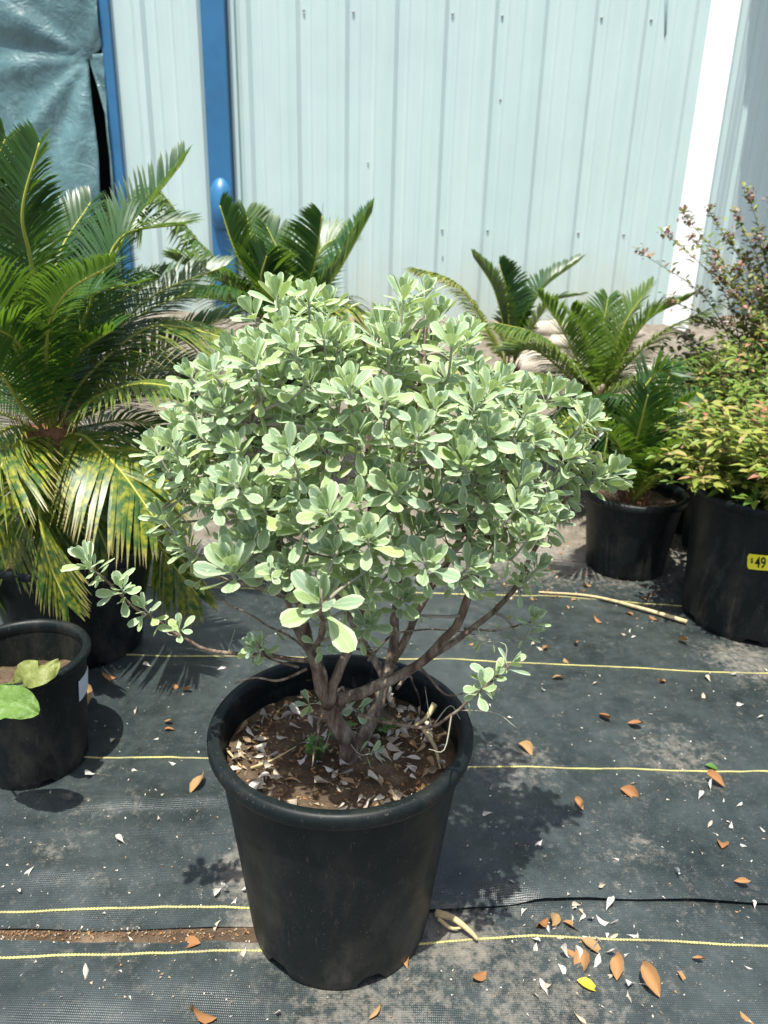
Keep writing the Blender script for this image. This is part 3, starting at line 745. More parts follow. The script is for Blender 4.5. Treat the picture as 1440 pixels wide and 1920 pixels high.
limb([W_(560, 1130, 1.14), W_(480, 1100, 1.2), W_(380, 1070, 1.25), W_(310, 980, 1.28)], .005, .0022)
low_l = limb([W_(585, 1240, 1.19), W_(490, 1228, 1.2), W_(400, 1222, 1.19), W_(330, 1188, 1.17), W_(255, 1140, 1.15), W_(195, 1085, 1.13), W_(163, 1050, 1.12)], .0045, .0018)
low_r = limb([W_(670, 1340, 1.2), W_(740, 1358, 1.16), W_(810, 1362, 1.12), W_(870, 1320, 1.09), W_(915, 1285, 1.08), W_(962, 1240, 1.08)], .004, .0015)
limb([W_(745, 1290, 1.36), W_(770, 1270, 1.4), W_(800, 1350, 1.44)], .004, .0015)
# bare pale twigs low down
for pts in ([(575, 1255, 1.15), (520, 1275, 1.12), (478, 1270, 1.1), (440, 1282, 1.09)], [(600, 1240, 1.2), (540, 1190, 1.24), (460, 1150, 1.26), (400, 1115, 1.28)],
            [(600, 1345, 1.2), (592, 1395, 1.16), (582, 1440, 1.13)], [(690, 1240, 1.26), (740, 1190, 1.3), (830, 1180, 1.35), (890, 1190, 1.36)],
            [(560, 1250, 1.18), (500, 1230, 1.15), (480, 1200, 1.14)], [(700, 1230, 1.25), (640, 1200, 1.2), (600, 1170, 1.18)], [(780, 1240, 1.22), (830, 1300, 1.2), (868, 1303, 1.19)], [(870, 1180, 1.2), (940, 1180, 1.22), (1000, 1165, 1.24)]):
    limb([W_(*p) for p in pts], .0028, .0012, 'twig')

tips = []   # (pos, dir, size, nleaves)
CC = at(700, 830, 1.34)
def tipdir(p, up=1.):
    d = (p-CC); d = Vector((d.x, d.y, max(d.z, -.1))); d = d.normalized() if d.length > .01 else Vector((0, 0, 1))
    d = d*.6+Vector((0, -.02, up)); return (d+Vector((random.gauss(0, .13), random.gauss(0, .13), random.gauss(0, .08)))).normalized()
expl = [(600, 1115, .98, 1.45), (432, 1050, 1.02, 1.35), (800, 1040, 1.05, 1.05), (735, 1035, 1.06, 1.0), (880, 1050, 1.08, 1.0), (560, 975, 1.05, 1.1), (625, 1025, 1.02, .95), (492, 938, 1.06, 1.1), (670, 800, 1.1, 1.15), (700, 730, 1.14, 1.1), (615, 935, 1.05, 1.05),
        (560, 562, 1.5, 1.0), (472, 575, 1.42, 1.05), (603, 572, 1.55, .9), (798, 535, 1.42, .95), (760, 625, 1.45, 1.0), (730, 590, 1.55, .9), (860, 640, 1.5, 1.), (940, 700, 1.4, 1.), (1035, 725, 1.3, 1.1), (1065, 735, 1.34, 1.1), (1100, 765, 1.34, 1.05), (860, 825, 1.1, 1.15), (870, 850, 1.06, 1.05),
        (1150, 870, 1.3, 1.05), (1120, 880, 1.3, .9), (1035, 905, 1.2, 1.0), (1045, 960, 1.25, .9), (745, 905, 1.05, 1.1), (300, 855, 1.25, .9), (345, 735, 1.3, 1.0), (395, 715, 1.34, 1.0), (400, 925, 1.12, 1.0), (300, 955, 1.22, .95), (520, 690, 1.2, 1.15), (435, 640, 1.4, 1.),
        (470, 640, 1.3, 1.1), (650, 620, 1.5, 1.), (590, 650, 1.36, 1.1), (820, 740, 1.2, 1.1), (930, 790, 1.2, 1.1), (1000, 800, 1.2, 1.05), (980, 890, 1.12, 1.05), (920, 930, 1.1, 1.), (670, 930, 1.06, 1.1), (470, 1000, 1.08, 1.), (370, 800, 1.25, 1.), (350, 880, 1.18, 1.), (600, 820, 1.12, 1.1), (760, 820, 1.12, 1.1), (440, 860, 1.15, 1.05), (540, 880, 1.1, 1.05), (830, 930, 1.08, 1.), (345, 1010, 1.2, .85), (880, 600, 1.55, .8), (560, 760, 1.15, 1.1), (640, 720, 1.2, 1.05), (840, 700, 1.3, 1.05), (1080, 850, 1.3, 1.), (1010, 1050, 1.2, .75), (960, 1000, 1.15, .8), (1000, 1150, 1.22, .75), (480, 1200, 1.15, .7), (690, 1160, 1.1, .8), (760, 1110, 1.1, .8), (680, 1090, 1.05, .7), (540, 1060, 1.05, .9)]
for u, v, y_, s in expl: p = at(u, v+12, y_); tips.append((p, tipdir(p), s, None))
tries = 0
OUT = [(335, 720), (430, 640), (450, 565), (520, 548), (620, 555), (640, 610), (700, 580), (790, 530), (830, 565), (890, 620), (910, 685), (1010, 715), (1100, 745), (1125, 790), (1170, 860), (1130, 930), (1110, 980), (1060, 1060), (960, 1070), (880, 1080), (800, 1085), (620, 1150), (540, 1090), (440, 1080), (360, 1040), (285, 990), (280, 850)]
def inside(u, v):
    c = False; j = len(OUT)-1
    for i in range(len(OUT)):
        (x0, y0), (x1, y1) = OUT[i], OUT[j]
        if (y0 > v) != (y1 > v) and u < (x1-x0)*(v-y0)/(y1-y0)+x0: c = not c
        j = i
    return c
def proj(p):
    d = CR.transposed() @ (p-Vector((0, 0, H))); return 720+F*d.x/-d.z, 960-F*d.y/-d.z
while len(tips) < 225 and tries < 20000:
    tries += 1
    d = Vector((random.gauss(0, 1), random.gauss(0, 1), random.gauss(0, 1))).normalized()
    if d.z < -.42: continue
    r = random.uniform(.45, 1.0)**.7
    p = CC+Vector((d.x*.385, d.y*.36, d.z*(.31 if d.z > 0 else .30)))*r
    if not inside(*proj(p)): continue
    if min((p-q[0]).length for q in tips) < .046: continue
    tips.append((p, tipdir(p), random.uniform(.8, 1.1), None))
tw = MB(); leaves = []; cpos = Vector((0, 0, H))
allp = [(p, r) for P, rad in limbs[:16] for p, r in zip(P[6:], rad[6:])]
def yellow():
    x = random.random(); return 1.0 if x < .012 else (.93 if x < .035 else None)
def add_leaf(p, T, az, ang, L, tint, boost=0.):
    _, B, Nn = frame(T); out = B*math.cos(az)+Nn*math.sin(az)
    D = T*math.cos(ang)+out*math.sin(ang); Z = T*math.sin(ang)-out*math.cos(ang)
    D = (D+Vector((random.gauss(0, .07), random.gauss(0, .07), random.gauss(0, .07)))).normalized()
    m = leaf_mat(p, D, Z, L, random.uniform(.85, 1.15))
    k = random.choice((0, 0, 2, 4)) if ang < .8 else random.choice((0, 1, 3, 1))
    dep = (p-cpos).length; leaves.append((m, k, tint, L/dep+boost))
def shoot(P, size, n_leaf, n_ros, span):
    """leaves along the last `span` metres of path P, rosette at its end"""
    n = len(P); az = random.uniform(0, 6.28); end = P[-1]; T = (P[-1]-P[-3]).normalized()
    L0 = .047*size
    yv = yellow()
    for i in range(n_ros):
        f = i/(n_ros-1); az += 2.39996
        ang = R(8+58*f**.9)+random.gauss(0, .08); L = L0*(.5+.6*f**.6)*random.uniform(.92, 1.08)
        add_leaf(end-T*.020*size*f**1.3, T, az, ang, L, clamp(random.gauss(.38+.22*f, .12), 0, .85))
    acc = 0.; k = n-1; gap = span/max(1, n_leaf); nxt = .026*size; done = 0
    while k > 0 and done < n_leaf:
        seg = (P[k]-P[k-1]).length
        while nxt <= acc+seg and done < n_leaf:
            p = P[k].lerp(P[k-1], (nxt-acc)/seg if seg else 0); Tk = (P[k]-P[k-1]).normalized(); az += 2.39996
            f = done/n_leaf; t = yellow() if f > .4 else None
            add_leaf(p, Tk, az, R(random.gauss(78+26*f, 12)), L0*random.uniform(.72, 1.08)*(1-.2*f), t if t else clamp(random.gauss(.60+.17*f, .15), 0, .86))
            nxt += gap; done += 1
        acc += seg; k -= 1
for (p, d, s, _) in tips:
    best = min(allp, key=lambda q: (q[0]-p).length+.55*max(0, q[0].z-p.z+.05)+.12*random.random()*0)
    q = best[0]; dist = (p-q).length
    c1 = q+(p-q)*.35+Vector((0, 0, -.10*dist)); c2 = p-d*min(.07, .5*dist+.01)
    P = smooth_path([q, c1, c2, p], 14)
    tube(tw, P, [min(.0028, best[1])*(1-.5*i/13)+.0004 for i in range(14)], 5, 0.)
    shoot(P, s, int(9+6*random.random()), 13, min(.11, dist*.8+.03))
for P in (low_l,):
    Q = P[8:]
    for k in range(4):
        pass
    shoot(P, 1.0, 13, 11, .16)
    for idx, s in ((21, .6), (18, .85), (15, .8), (12, .7)):
        q = P[idx]; d = Vector((random.uniform(-.5, .2), -.4, .8)).normalized(); PP = [q+d*.03*i/5 for i in range(6)]
        tube(tw, PP, .0012, 5, .5); shoot(PP, s, 5, 7, .03)
shoot(low_r, .75, 8, 6, .10)
for idx, s in ((18, .8), (21, .75)):
    q = low_r[idx]; d = Vector((.1, -.4, .7)).normalized(); PP = [q+d*.025*i/5 for i in range(6)]; tube(tw, PP, .0012, 5, .5); shoot(PP, s, 3, 6, .03)
for i in range(80):
    p, r_ = random.choice(allp)
    if p.z > CC.z+.1: continue
    a = random.uniform(0, 6.28); e = p+Vector((math.cos(a), math.sin(a), random.uniform(-.35, .7)))*random.uniform(.04, .10)
    m_ = p.lerp(e, .5)+Vector((random.gauss(0, .014), random.gauss(0, .014), random.gauss(0, .014)))
    PP = smooth_path([p, m_, e], 9); tube(tw, PP, [.0016-.001*k/8 for k in range(9)], 4, 0.)
    if random.random() < .45: shoot(PP, random.uniform(.5, .8), 2, 5, .03)
tag(tw.build('twigs', M['twig'], sh), kind='stuff')
place_leaves(sh, leaves, shrub_t, M['leaf'], 300, [.15, .3, .42, .55, .7, .85, .95, 1.])

# small weeds in the big pot
wd_t = [leaf_template(OVAL, .36, .2, .1, 0.)]
for (u, v, yy, n, hh) in ((600, 1430, 1.16, 9, .05), (640, 1395, 1.18, 10, .05), (710, 1385, 1.26, 8, .045), (570, 1290, 1.38, 7, .035)):
    p = gnd(u, v, SZ); t = thing('weed_seedling', p, 'small green weed seedling sprouting from the soil of the big pot', 'weed', 'weeds in the big pot')
    mb = MB(); lv = []
    for i in range(n):
        a = random.uniform(0, 6.28); e = p+Vector((math.cos(a)*.02, math.sin(a)*.02, hh*random.uniform(.4, 1)))
        tube(mb, [p+Vector((0, 0, -.005)), p.lerp(e, .5)+Vector((0, 0, .006)), e], .0007, 4)
        for q in range(3):
            aa = a+q*2.1; lv.append((leaf_mat(e, Vector((math.cos(aa), math.sin(aa), .25)), Vector((0, 0, 1)), random.uniform(.010, .017)), 0, random.random(), 0))
    mb.build('stem', M['weed'], t); place_leaves(t, lv, wd_t, M['weed'], 0, [.5])

# ---------------------------------------------------------------- front-left pot with a broad-leaved plant
q = at(36, 1222, 1.74); LPX = q.x; LPZ = q.z
lp = make_pot(None, (LPX, 1.74, .004), .352, LPZ, 'black pot with a white label stub and two broad leaves at its rim', PG, soil=.12, taper=.82, lip=.020)
def curved_patch(parent, cx, cy, a0, a1, z0, z1, rad, m, name, n=8, thick=.0012):
    mb = MB(); V = []
    for z in (z0, z1):
        for i in range(n+1):
            a = a0+(a1-a0)*i/n; r = rad(z); V.append((cx+r*math.cos(a), cy+r*math.sin(a), z))
    for z in (z0, z1):
        for i in range(n+1):
            a = a0+(a1-a0)*i/n; r = rad(z)+thick; V.append((cx+r*math.cos(a), cy+r*math.sin(a), z))
    m1 = n+1; Fs = [(2*m1+i, 2*m1+i+1, 3*m1+i+1, 3*m1+i) for i in range(n)]
    Fs += [(i, i+1, 2*m1+i+1, 2*m1+i) for i in range(n)]+[(m1+i+1, m1+i, 3*m1+i, 3*m1+i+1) for i in range(n)]
    Fs += [(0, 2*m1, 3*m1, m1), (n, m1+n, 3*m1+n, 2*m1+n)]
    mb.add(V, Fs); return mb.build(name, m, parent, False)
def pot_rad(D, h, taper, lip=.028):
    ro = D/2-lip*.62; rb = ro*taper
    return lambda z: rb+(ro-rb)*z/(h-lip)
pr_ = pot_rad(.352, LPZ, .82, .020)
curved_patch(lp, LPX, 1.74, R(-10), R(18), LPZ*.62, LPZ*.80, lambda z: pr_(z)+.001, M['tagpaper'], 'label_stub')
bl = thing('broad_leaf_plant', (LPX, 1.74, LPZ-.12), 'broad-leaved plant with one fresh and one withered leaf hanging over the rim', 'plant')
def big_leaf(pts, hw, tint, fold, wav, nhint):
    P = smooth_path(pts, 40); V = []; ac = np.linspace(-1, 1, 9); al = []; ed = []
    for i, p in enumerate(P):
        s = i/39; T = (P[min(i+1, 39)]-P[max(i-1, 0)]).normalized(); X = T.cross(nhint).normalized(); Z = X.cross(T)
        wv = hw*(math.sin(math.pi*min(1, s*.93+.05))**.65)
        for x in ac:
            V.append(p+X*x*wv+Z*(fold*abs(x)*wv+wav*math.sin(s*17+x*3)*abs(x)*hw+.045*hw*math.cos((s-.35*abs(x))*46)+.10*hw*nz(s*5, x*2, hw*90)-.12*hw*math.exp(-(x/.12)**2))); al.append(s); ed.append(abs(x))
    mb = MB(); mb.add(V, [(j*9+i, j*9+i+1, j*9+10+i, j*9+9+i) for j in range(39) for i in range(8)], tint, al, ed)
    return mb.build('leaf', M['hosta'], bl)
big_leaf([at(-60, 1330, 1.50), at(-10, 1318, 1.49), at(35, 1322, 1.48), at(72, 1338, 1.475)], .042, .30, .22, .10, Vector((0, -.6, 1)))
big_leaf([at(20, 1282, 1.62), at(45, 1262, 1.60), at(75, 1262, 1.59), at(112, 1240, 1.63)], .034, .95, -.2, .22, Vector((0, -.8, .8)))
mb = MB(); 
for pts in ([(-70, 1290, 1.66), (-75, 1310, 1.55), (-60, 1330, 1.50)], [(-30, 1290, 1.7), (0, 1285, 1.66), (20, 1282, 1.62)]):
    P = [Vector((LPX-.02, 1.74, LPZ-.125))]+[at(*p) for p in pts]; tube(mb, smooth_path(P, 12), .003, 6)
mb.build('stem', M['hosta'], bl)

# ---------------------------------------------------------------- right pot with nandina and price label
q = at(1452, 915, 2.68); NX, NYY, NZ = q.x, 2.68, q.z
npot = make_pot(None, (NX, NYY, .003), .58, NZ, 'large black pot with a yellow price label holding the red-tinged nandina', PG, soil=.05, rot=.1, taper=.88)
pr2 = pot_rad(.58, NZ, .88)
# label: position on the surface from the picture
def on_pot(u, v):
    d = ray(u, v); lo, hi = 1.5, 3.2
    for i in range(400):
        t = lo+(hi-lo)*i/400; p = Vector((0, 0, H))+d*t
        if math.hypot(p.x-NX, p.y-NYY) < pr2(p.z): return p
    return None
pa = on_pot(1402, 1051) or Vector((NX-.15, NYY-.2, .35))
aL = math.atan2(pa.y-NYY, pa.x-NX); zc = pa.z; rL = pr2(zc)
lw, lh = .125, .058; tilt = R(7)
def wrap(x, y, off):   # label plane -> pot surface
    X = x*math.cos(tilt)-y*math.sin(tilt); Z = x*math.sin(tilt)+y*math.cos(tilt)
    z = zc+Z; r = pr2(z)+off; a = aL+X/rL
    return Vector((NX+r*math.cos(a), NYY+r*math.sin(a), z))
mb = MB(); V = []; Fs = []; nx, ny = 16, 5
for off in (.001, .0022):
    for j in range(ny+1):
        for i in range(nx+1):
            x = lw*i/nx; y = -lh/2+lh*j/ny
            ins = .005 if j in (0, ny) else 0
            x = clamp(x, ins, lw-ins); V.append(wrap(x, y, off))
m1 = (nx+1)*(ny+1)
for j in range(ny):
    for i in range(nx): q_ = j*(nx+1)+i; Fs.append((m1+q_, m1+q_+1, m1+q_+nx+2, m1+q_+nx+1))
mb.add(V, Fs); pl = mb.build('price_label', M['yellow'], npot)
def text_part(txt, x0, y0, size, sx, nm='lettering'):
    cu = bpy.data.curves.new(nm, 'FONT'); cu.body = txt; cu.size = size; cu.resolution_u = 3; cu.offset = size*.018
    o = bpy.data.objects.new('tmp_text', cu); COL.objects.link(o); bpy.context.view_layer.update()
    dg = bpy.context.evaluated_depsgraph_get(); me = bpy.data.meshes.new_from_object(o.evaluated_get(dg))
    bpy.data.objects.remove(o); bpy.data.curves.remove(cu)
    base_ = wloc(npot)
    for v in me.vertices: v.co = wrap(x0+v.co.x*sx, y0+v.co.y, .0030)-base_
    me.materials.clear(); me.materials.append(M['ink']); return link(nm, me, pl)
text_part('$', .009, -.004, .026, .72); text_part('49', .024, -.019, .058, .60); text_part('99', .064, .000, .030, .72)
lanc_t = [leaf_template(LANC, .2, .3, r, .0) for r in (.05, .18, .3)]
def bush(name, c0, label, nst, rad, hmax, tmean, redp, Ls, nsing, stemtop=0):
    nd = thing(name, c0, label, 'shrub'); lv = []; st = MB()
    for i in range(nst):
        a = random.uniform(0, 6.28); rr = math.sqrt(random.random())*rad; hgt = hmax*(1-(rr/(rad*1.2))**2)*random.uniform(.1, 1.0)+.02
        if i < stemtop: hgt += .12; rr *= .8
        tip = c0+Vector((rr*math.cos(a), rr*math.sin(a), .06+hgt)); b = c0+Vector((rr*.3*math.cos(a), rr*.3*math.sin(a), -.02))
        P = smooth_path([b, b.lerp(tip, .5)+Vector((0, 0, .05)), tip], 10); tube(st, P, [.0022-.0014*k/9 for k in range(10)], 5)
        red = random.random() < redp; tbase = random.gauss(.82, .1) if red else random.gauss(tmean, .13)
        for k in range(2, 10):
            for sd in range(3 if k < 9 else 6):
                aa = random.uniform(0, 6.28); D = Vector((math.cos(aa), math.sin(aa), random.uniform(-.3, .45))).normalized()
                p = P[k]+D*random.uniform(.0, .035); L = random.uniform(*Ls)
                lv.append((leaf_mat(p, D, Vector((random.gauss(0, .35), -.25, 1)), L), random.randrange(3), clamp(random.gauss(tbase+.03*(k-7), .1)), L/(p-cpos).length if (p.y < c0.y and k > 7 and p.x < c0.x+.05) else 0))
    st.build('stems', M['bark'], nd); place_leaves(nd, lv, lanc_t, M['nand'], nsing, [.1, .3, .45, .6, .75, .85, 1.])
bush('nandina_shrub', Vector((NX, NYY, NZ-.06)), 'low yellow-green nandina with red-tinged leaves in the price-labelled pot', 185, .42, .46, .48, .15, (.034, .06), 220, 6)
q = at(1395, 800, 3.35)
make_pot(None, (q.x, 3.35, .0), .46, .42, 'black pot behind the nandina pot holding the olive-green bush', PG, soil=.05)
bush('olive_bush', Vector((q.x, 3.35, .37)), 'dense olive-green bush standing behind the red-tinged nandina', 230, .44, .62, .30, .04, (.03, .05), 120, 0)

# abelia with arching flowering stems behind
ax = at(1420, 760, 3.9); az_ = terr(ax.x, 3.9)
apot = make_pot(None, (ax.x, 3.9, az_), .5, .36, 'black pot behind the nandina holding the arching pink-flowered shrub', PG, soil=.05)
A0 = Vector((ax.x, 3.9, az_+.3))
ab = thing('abelia_shrub', A0, 'tall loose shrub with arching stems, small leaves and pink-brown flower heads', 'shrub')
oval_t = [leaf_template(OVAL, .26, .25, r, 0.) for r in (.05, .2)]
lv = []; st = MB(); fl = []
def astem(tip, dens, L=(.022, .036), flower=True, side=.35, bow=.12, col=.55):
    mid = A0.lerp(tip, .5)+Vector((.06, 0, bow*(1.8 if flower else 1))); P = smooth_path([A0+Vector((random.uniform(-.1, .1), random.uniform(-.1, .1), 0)), mid, tip], 26)
    tube(st, P, [.0035-.0025*k/25 for k in range(26)], 5)
    for k in range(6, 26):
        for q_ in range(dens):
            aa = random.uniform(0, 6.28); D = (Vector((math.cos(aa), math.sin(aa), random.uniform(-.3, .6)))+(P[k]-P[k-1]).normalized()*.6).normalized()
            p = P[k]+Vector((random.gauss(0, 1), random.gauss(0, 1), random.gauss(0, 1)))*.012*side*4*random.random(); l_ = random.uniform(*L)
            lv.append((leaf_mat(p, D, Vector((0, -.3, 1)), l_), random.randrange(2), clamp(random.gauss(col, .22)), l_ if p.x < 2. else 0))
    if flower:
        for k in (25, 24):
            c = P[k]
            for q_ in range(9):
                D = Vector((random.gauss(0, 1), random.gauss(0, 1), random.gauss(.2, 1))).normalized(); t_ = random.choice((.1, .2, .3, .5, .6, .7))
                fl.append((leaf_mat(c+Vector((random.gauss(0, .012), random.gauss(0, .012), random.gauss(0, .012))), D, Vector((0, -.2, 1)), random.uniform(.016, .028), 1.2), 0, t_, 0))
            if random.random() < .45:
                for q_ in range(6):
                    D = Vector((random.gauss(0, 1), random.gauss(-.5, 1), random.gauss(.3, 1))).normalized(); fl.append((leaf_mat(c, D, Vector((0, -.2, 1)), .024, 1.5), 0, 1., 0))
for u, v, yy, dn in ((1195, 468, 3.8, 1), (1246, 434, 3.75, 2), (1280, 398, 3.8, 3), (1296, 445, 3.7, 2), (1335, 470, 3.75, 3), (1330, 395, 3.85, 4), (1402, 356, 3.9, 3), (1380, 400, 3.8, 4), (1335, 500, 3.7, 3), (1365, 440, 3.9, 3), (1420, 440, 3.8, 4), (1445, 370, 3.9, 4), (1400, 580, 3.6, 4), (1250, 560, 3.8, 1), (1370, 550, 3.7, 4), (1450, 520, 3.7, 5), (1310, 545, 3.75, 2), (1480, 430, 3.8, 4), (1345, 520, 3.8, 5), (1380, 500, 3.75, 5), (1420, 540, 3.7, 6), (1400, 480, 3.85, 5), (1360, 600, 3.7, 5), (1300, 600, 3.75, 4), (1430, 620, 3.6, 6), (1440, 460, 3.8, 5)):
    astem(at(u, v, yy), dn+2, bow=.10, col=.7)
for i in range(150):
    a = random.uniform(0, 6.28); rr = math.sqrt(random.random())*.62
    tip = A0+Vector((rr*math.cos(a)-.05, rr*math.sin(a)*.8-.1, random.uniform(.12, .72)*(1.15-rr)))
    astem(tip, 4, L=(.026, .044), flower=random.random() < .12, side=.6, bow=.05, col=random.gauss(.42, .15))
st.build('stems', M['bark'], ab); place_leaves(ab, lv, oval_t, M['abel'], 120, [.2, .4, .6, .8])
mbf = MB()
for m, ti, tv, _ in fl: tm = oval_t[0]; mbf.add(xform(tm, m), tm[1], tv, tm[2], tm[3])
tag(mbf.build('flowers', M['petal'], ab), kind='stuff')

# ---------------------------------------------------------------- litter
lit_t = [leaf_template(OVAL, .27, c, r, 0., tw) for c, r, tw in ((.7, -.3, .6), (.9, .25, -.7), (.5, .4, .3), (1.1, -.4, .4))]
pale_t = [leaf_template(SPAT, .22, c, r, 0., tw) for c, r, tw in ((1.0, -.4, .8), (.7, .35, -.9), (1.3, -.1, .5), (.5, .5, .3))]
litc = {}
def litter(p, L, tint, temps, key, label, group, lift=.004, flat=.15, name='fallen_leaf'):
    k = (key, random.randrange(len(temps)), round(tint*12))
    if k not in litc:
        mb = MB(); tm = temps[k[1]]; mb.add(tm[0], tm[1], tint, tm[2], tm[3]); litc[k] = mb.mesh('fallen_leaf', M['litter'])
    a = random.uniform(0, 6.28); D = Vector((math.cos(a), math.sin(a), random.gauss(.08, flat)))
    m = leaf_mat(p+Vector((-math.cos(a)*L*.5, -math.sin(a)*L*.5, lift)), D, Vector((random.gauss(0, flat*1.5), random.gauss(0, flat*1.5), random.choice((1, 1, -1)))), L)
    o = link(name, litc[k], None, m); return tag(o, label, 'leaf', group)
def where(p):
    if p.y < edge_y(p.x): return 'on the near strip of black cloth in front of the seam'
    if p.x < PX: return 'on the black cloth between the broad-leaf pot and the big pot'
    if p.y > 2.15: return 'on the black cloth near the tan stick and the price-labelled pot'
    return 'on the black cloth between the seam and the second yellow thread'
def cz(x, y): return cloth_far(x, y) if y > edge_y(x) else cloth_near(x, y)
brown = [(370, 1475, 55), (355, 1765, 50), (380, 1905, 60), (1040, 1725, 45), (1075, 1732, 45), (1018, 1728, 42), (1110, 1772, 50), (1090, 1800, 62), (1080, 1785, 45), (1155, 1817, 52), (1220, 1845, 62), (985, 1405, 45), (1133, 1347, 38), (1190, 1365, 36), (875, 1208, 36), (1047, 1272, 30), (1240, 1280, 30), (1280, 1205, 32), (1022, 1215, 26), (1080, 1208, 24), (1180, 1490, 45), (1340, 1470, 42), (1355, 1580, 45), (1085, 1515, 30), (1390, 1660, 30), (1410, 1910, 48), (1310, 1800, 26), (900, 1830, 42), (318, 1368, 26), (316, 1356, 24), (1060, 1240, 24), (1180, 1150, 26), (1120, 1165, 26), (1225, 1160, 26), (205, 1270, 36), (330, 1290, 26), (350, 1298, 26), (1280, 1830, 28), (700, 1895, 40), (760, 1800, 30), (1100, 1100, 26), (1210, 1120, 26)]
for u, v, L in brown:
    p = gnd(u, v, .01); d = (p-cpos).length; p.z = cz(p.x, p.y)
    litter(p, max(.022, L*d/F*.72), random.choice((.15, .2, .25, .3, .4)), lit_t, 'b', 'orange-brown fallen leaf '+where(p), 'orange-brown leaves '+where(p), .006)
p = gnd(165, 1325, .01); litter(p+Vector((0, 0, .008)), .075, .42, lit_t, 'b', 'large tan crumpled leaf beside the broad-leaf pot', None, .012)
def soft(u, v, L, mat, label, tint):
    p = gnd(u, v, .01); p.z = cz(p.x, p.y)+.006; mb = MB(); tm = lit_t[2]
    m = leaf_mat(p, Vector((.9, -.4, .1)), Vector((.1, -.2, 1)), L); mb.add(tm[0], tm[1], tint, tm[2], tm[3])
    tag(link('fallen_leaf', mb.mesh('fallen_leaf', mat), None, m), label, 'leaf')
mY = m_simple('yellow_leaf', (.50, .38, .03), .6, .3, .15, 30.)
soft(1082, 1838, .042, mY, 'bright yellow fallen leaf near the yellow thread', .5)
soft(1322, 1436, .038, M['weed'], 'single green fallen leaf on the black ground cloth', .6)
# pale curled leaves, scattered and drifted
pl_spots = []
for i in range(118):
    r_ = random.random()
    if r_ < .30: u, v = random.gauss(1080, 70), random.gauss(1765, 45)
    elif r_ < .46: u, v = random.gauss(1320, 90), random.gauss(1560, 60)
    elif r_ < .52: u, v = random.gauss(430, 40), random.gauss(1700, 60)
    elif r_ < .70: u, v = random.uniform(880, 1440), random.uniform(1180, 1420)
    elif r_ < .82: u, v = random.uniform(150, 450), random.uniform(1250, 1460)
    else: u, v = random.uniform(0, 1440), random.uniform(1480, 1915)
    if v > 1915 or v < 1100: continue
    p = gnd(u, v, .008)
    if math.hypot(p.x-PX, p.y-PY) < .205 or math.hypot(p.x-LPX, p.y-1.74) < .16: continue
    p.z = cz(p.x, p.y); litter(p, random.uniform(.014, .032), random.choice((.62, .75, .85, .95, 1.)), pale_t, 'p', 'small pale dried leaf '+where(p), 'pale dried leaves '+where(p), .004, .25)
pile = MB()
for i in range(260):
    a = random.uniform(0, 6.28); rr = math.sqrt(random.random())*.212
    if random.random() < .35: rr = random.uniform(.15, .212)
    x, y = PX+rr*math.cos(a), PY+rr*math.sin(a)
    if x < PX-.02 and y < PY and rr < .14 and random.random() < .6: continue
    if i > 150:
        aa = random.uniform(0, 6.28); tm = random.choice(pale_t); m = leaf_mat(Vector((x, y, SZ+.007)), Vector((math.cos(aa), math.sin(aa), random.gauss(.1, .3))), Vector((random.gauss(0, .5), random.gauss(0, .5), 1)), random.uniform(.012, .026))
        pile.add(xform(tm, m), tm[1], random.choice((.35, .45, .55, .7, .85)), tm[2], tm[3]); continue
    litter(Vector((x, y, SZ+.006)), random.uniform(.016, .036), random.choice((.45, .55, .62, .7, .75, .85, 1.)), pale_t, 'p', 'dried grey-white leaf lying on the soil of the big pot', 'dried leaves in the big pot', .004, .35)
tag(pile.build('leaf_litter', M['litter']), 'small dry leaf fragments covering the soil of the big pot', 'leaf litter', kind='stuff')
# crumbs: bits of bark and grit nobody could count
mb = MB()
def crumb(p, r, t):
    V = [p+Vector((random.uniform(-1, 1), random.uniform(-1, 1), random.uniform(-.3, .8)))*r for _ in range(4)]
    mb.add(V, [(0, 1, 2), (0, 3, 1), (1, 3, 2), (2, 3, 0)], t)
for i in range(900):
    a = random.uniform(0, 6.28); rr = math.sqrt(random.random())*.21
    crumb(Vector((PX+rr*math.cos(a), PY+rr*math.sin(a), SZ+.006)), random.uniform(.002, .008), random.choice((0, .05, .1, .4, .5)))
tag(mb.build('bark_crumbs', M['litter'], None, False), 'bark chips and crumbs over the soil of the big pot', 'bark chips', kind='stuff')
mb = MB()
for i in range(1500):
    u, v = random.uniform(-50, 1500), random.uniform(1080, 1920)
    if random.random() < .25: u, v = random.uniform(0, 480), random.gauss(1756, 6)
    p = gnd(u, v); 
    if math.hypot(p.x-PX, p.y-PY) < .2: continue
    p.z = cz(p.x, p.y)+.002 if not (near_y(p.x) < p.y < edge_y(p.x)) else .008
    crumb(p, random.uniform(.0012, .0045), random.choice((.05, .1, .2, .35, .5, .6)) if near_y(p.x) < p.y < edge_y(p.x) else random.choice((.4, .55, .7, .8, .9, 1.)))
for i in range(700):
    x, y = random.uniform(.3, 2.0), random.uniform(2.7, 3.6); crumb(Vector((x, y, max(terr(x, y), cz(x, y))+.002)), random.uniform(.003, .012), random.choice((.1, .2, .3, .4, .5, .7)))
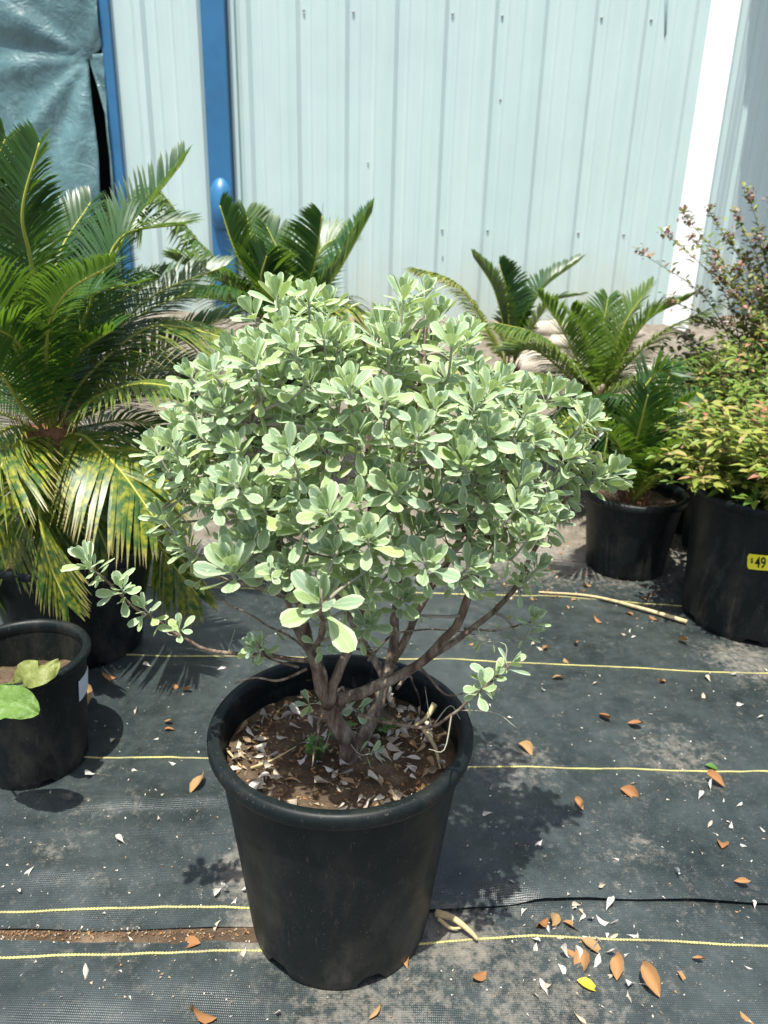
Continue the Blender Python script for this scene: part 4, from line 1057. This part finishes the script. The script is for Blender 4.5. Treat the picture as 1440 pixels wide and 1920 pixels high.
tag(mb.build('grit', M['litter'], None, False), 'pale grit and leaf crumbs scattered over the ground cloth', 'grit', kind='stuff')
# dirt in the gap between the cloths
mb = MB(); xs_ = np.arange(-1.3, .0, .012)
V = []
for j in range(5):
    for x in xs_: y0, y1 = near_y(x)-.012, edge_y(x)+.02; V.append((x, y0+(y1-y0)*j/4, .0035+.006*abs(nz(x*40, j*2.))*(1-abs(j-2)/3)-(.004 if j in (0,) else 0)))
n_ = len(xs_); mb.add(V, [(j*n_+i, j*n_+i+1, j*n_+n_+i+1, j*n_+n_+i) for j in range(4) for i in range(n_-1)])
tag(mb.build('dirt_strip', M['soil']), kind='structure')
# long dry stem, husks
def stick(pts, r, label, name='fallen_stick', m='husk', cat='stick', flat=1.):
    P = smooth_path([gnd(u, v, z) for u, v, z in pts], 30); mb = MB(); tube(mb, P, [r*(1-.6*i/29) for i in range(30)], 7)
    return tag(mb.build(name, M[m]), label, cat)
stick([(1288, 1166, .02), (1200, 1140, .022), (1110, 1118, .02), (1010, 1110, .018)], .009, 'long bent tan stem lying near the price-labelled pot')
stick([(818, 1712, .02), (850, 1722, .026), (880, 1745, .022), (896, 1762, .016)], .009, 'dry twisted husk lying beside the foot of the big pot', 'dry_husk', cat='husk')
stick([(822, 1722, .016), (846, 1740, .016), (872, 1738, .018)], .005, 'thin dry strand tangled with the husk by the big pot', 'dry_strand', cat='husk')
for pts, r, lb in (([(793, 1365, SZ+.02), (815, 1400, SZ+.02), (826, 1442, SZ+.012)], .006, 'split tan husk lying on the soil near the right rim'),
                   ([(470, 1440, SZ+.01), (510, 1425, SZ+.016), (555, 1400, SZ+.012)], .003, 'thin dry root lying on the soil of the big pot'),
                   ([(425, 1405, SZ+.012), (452, 1437, SZ+.012)], .003, 'short straw on the soil at the left rim'),
                   ([(815, 1320, SZ+.06), (800, 1345, SZ+.04), (775, 1365, SZ+.015)], .007, 'stiff grey dead stub leaning on the back of the soil')):
    stick(pts, r, lb, 'dry_stalk', cat='stalk')
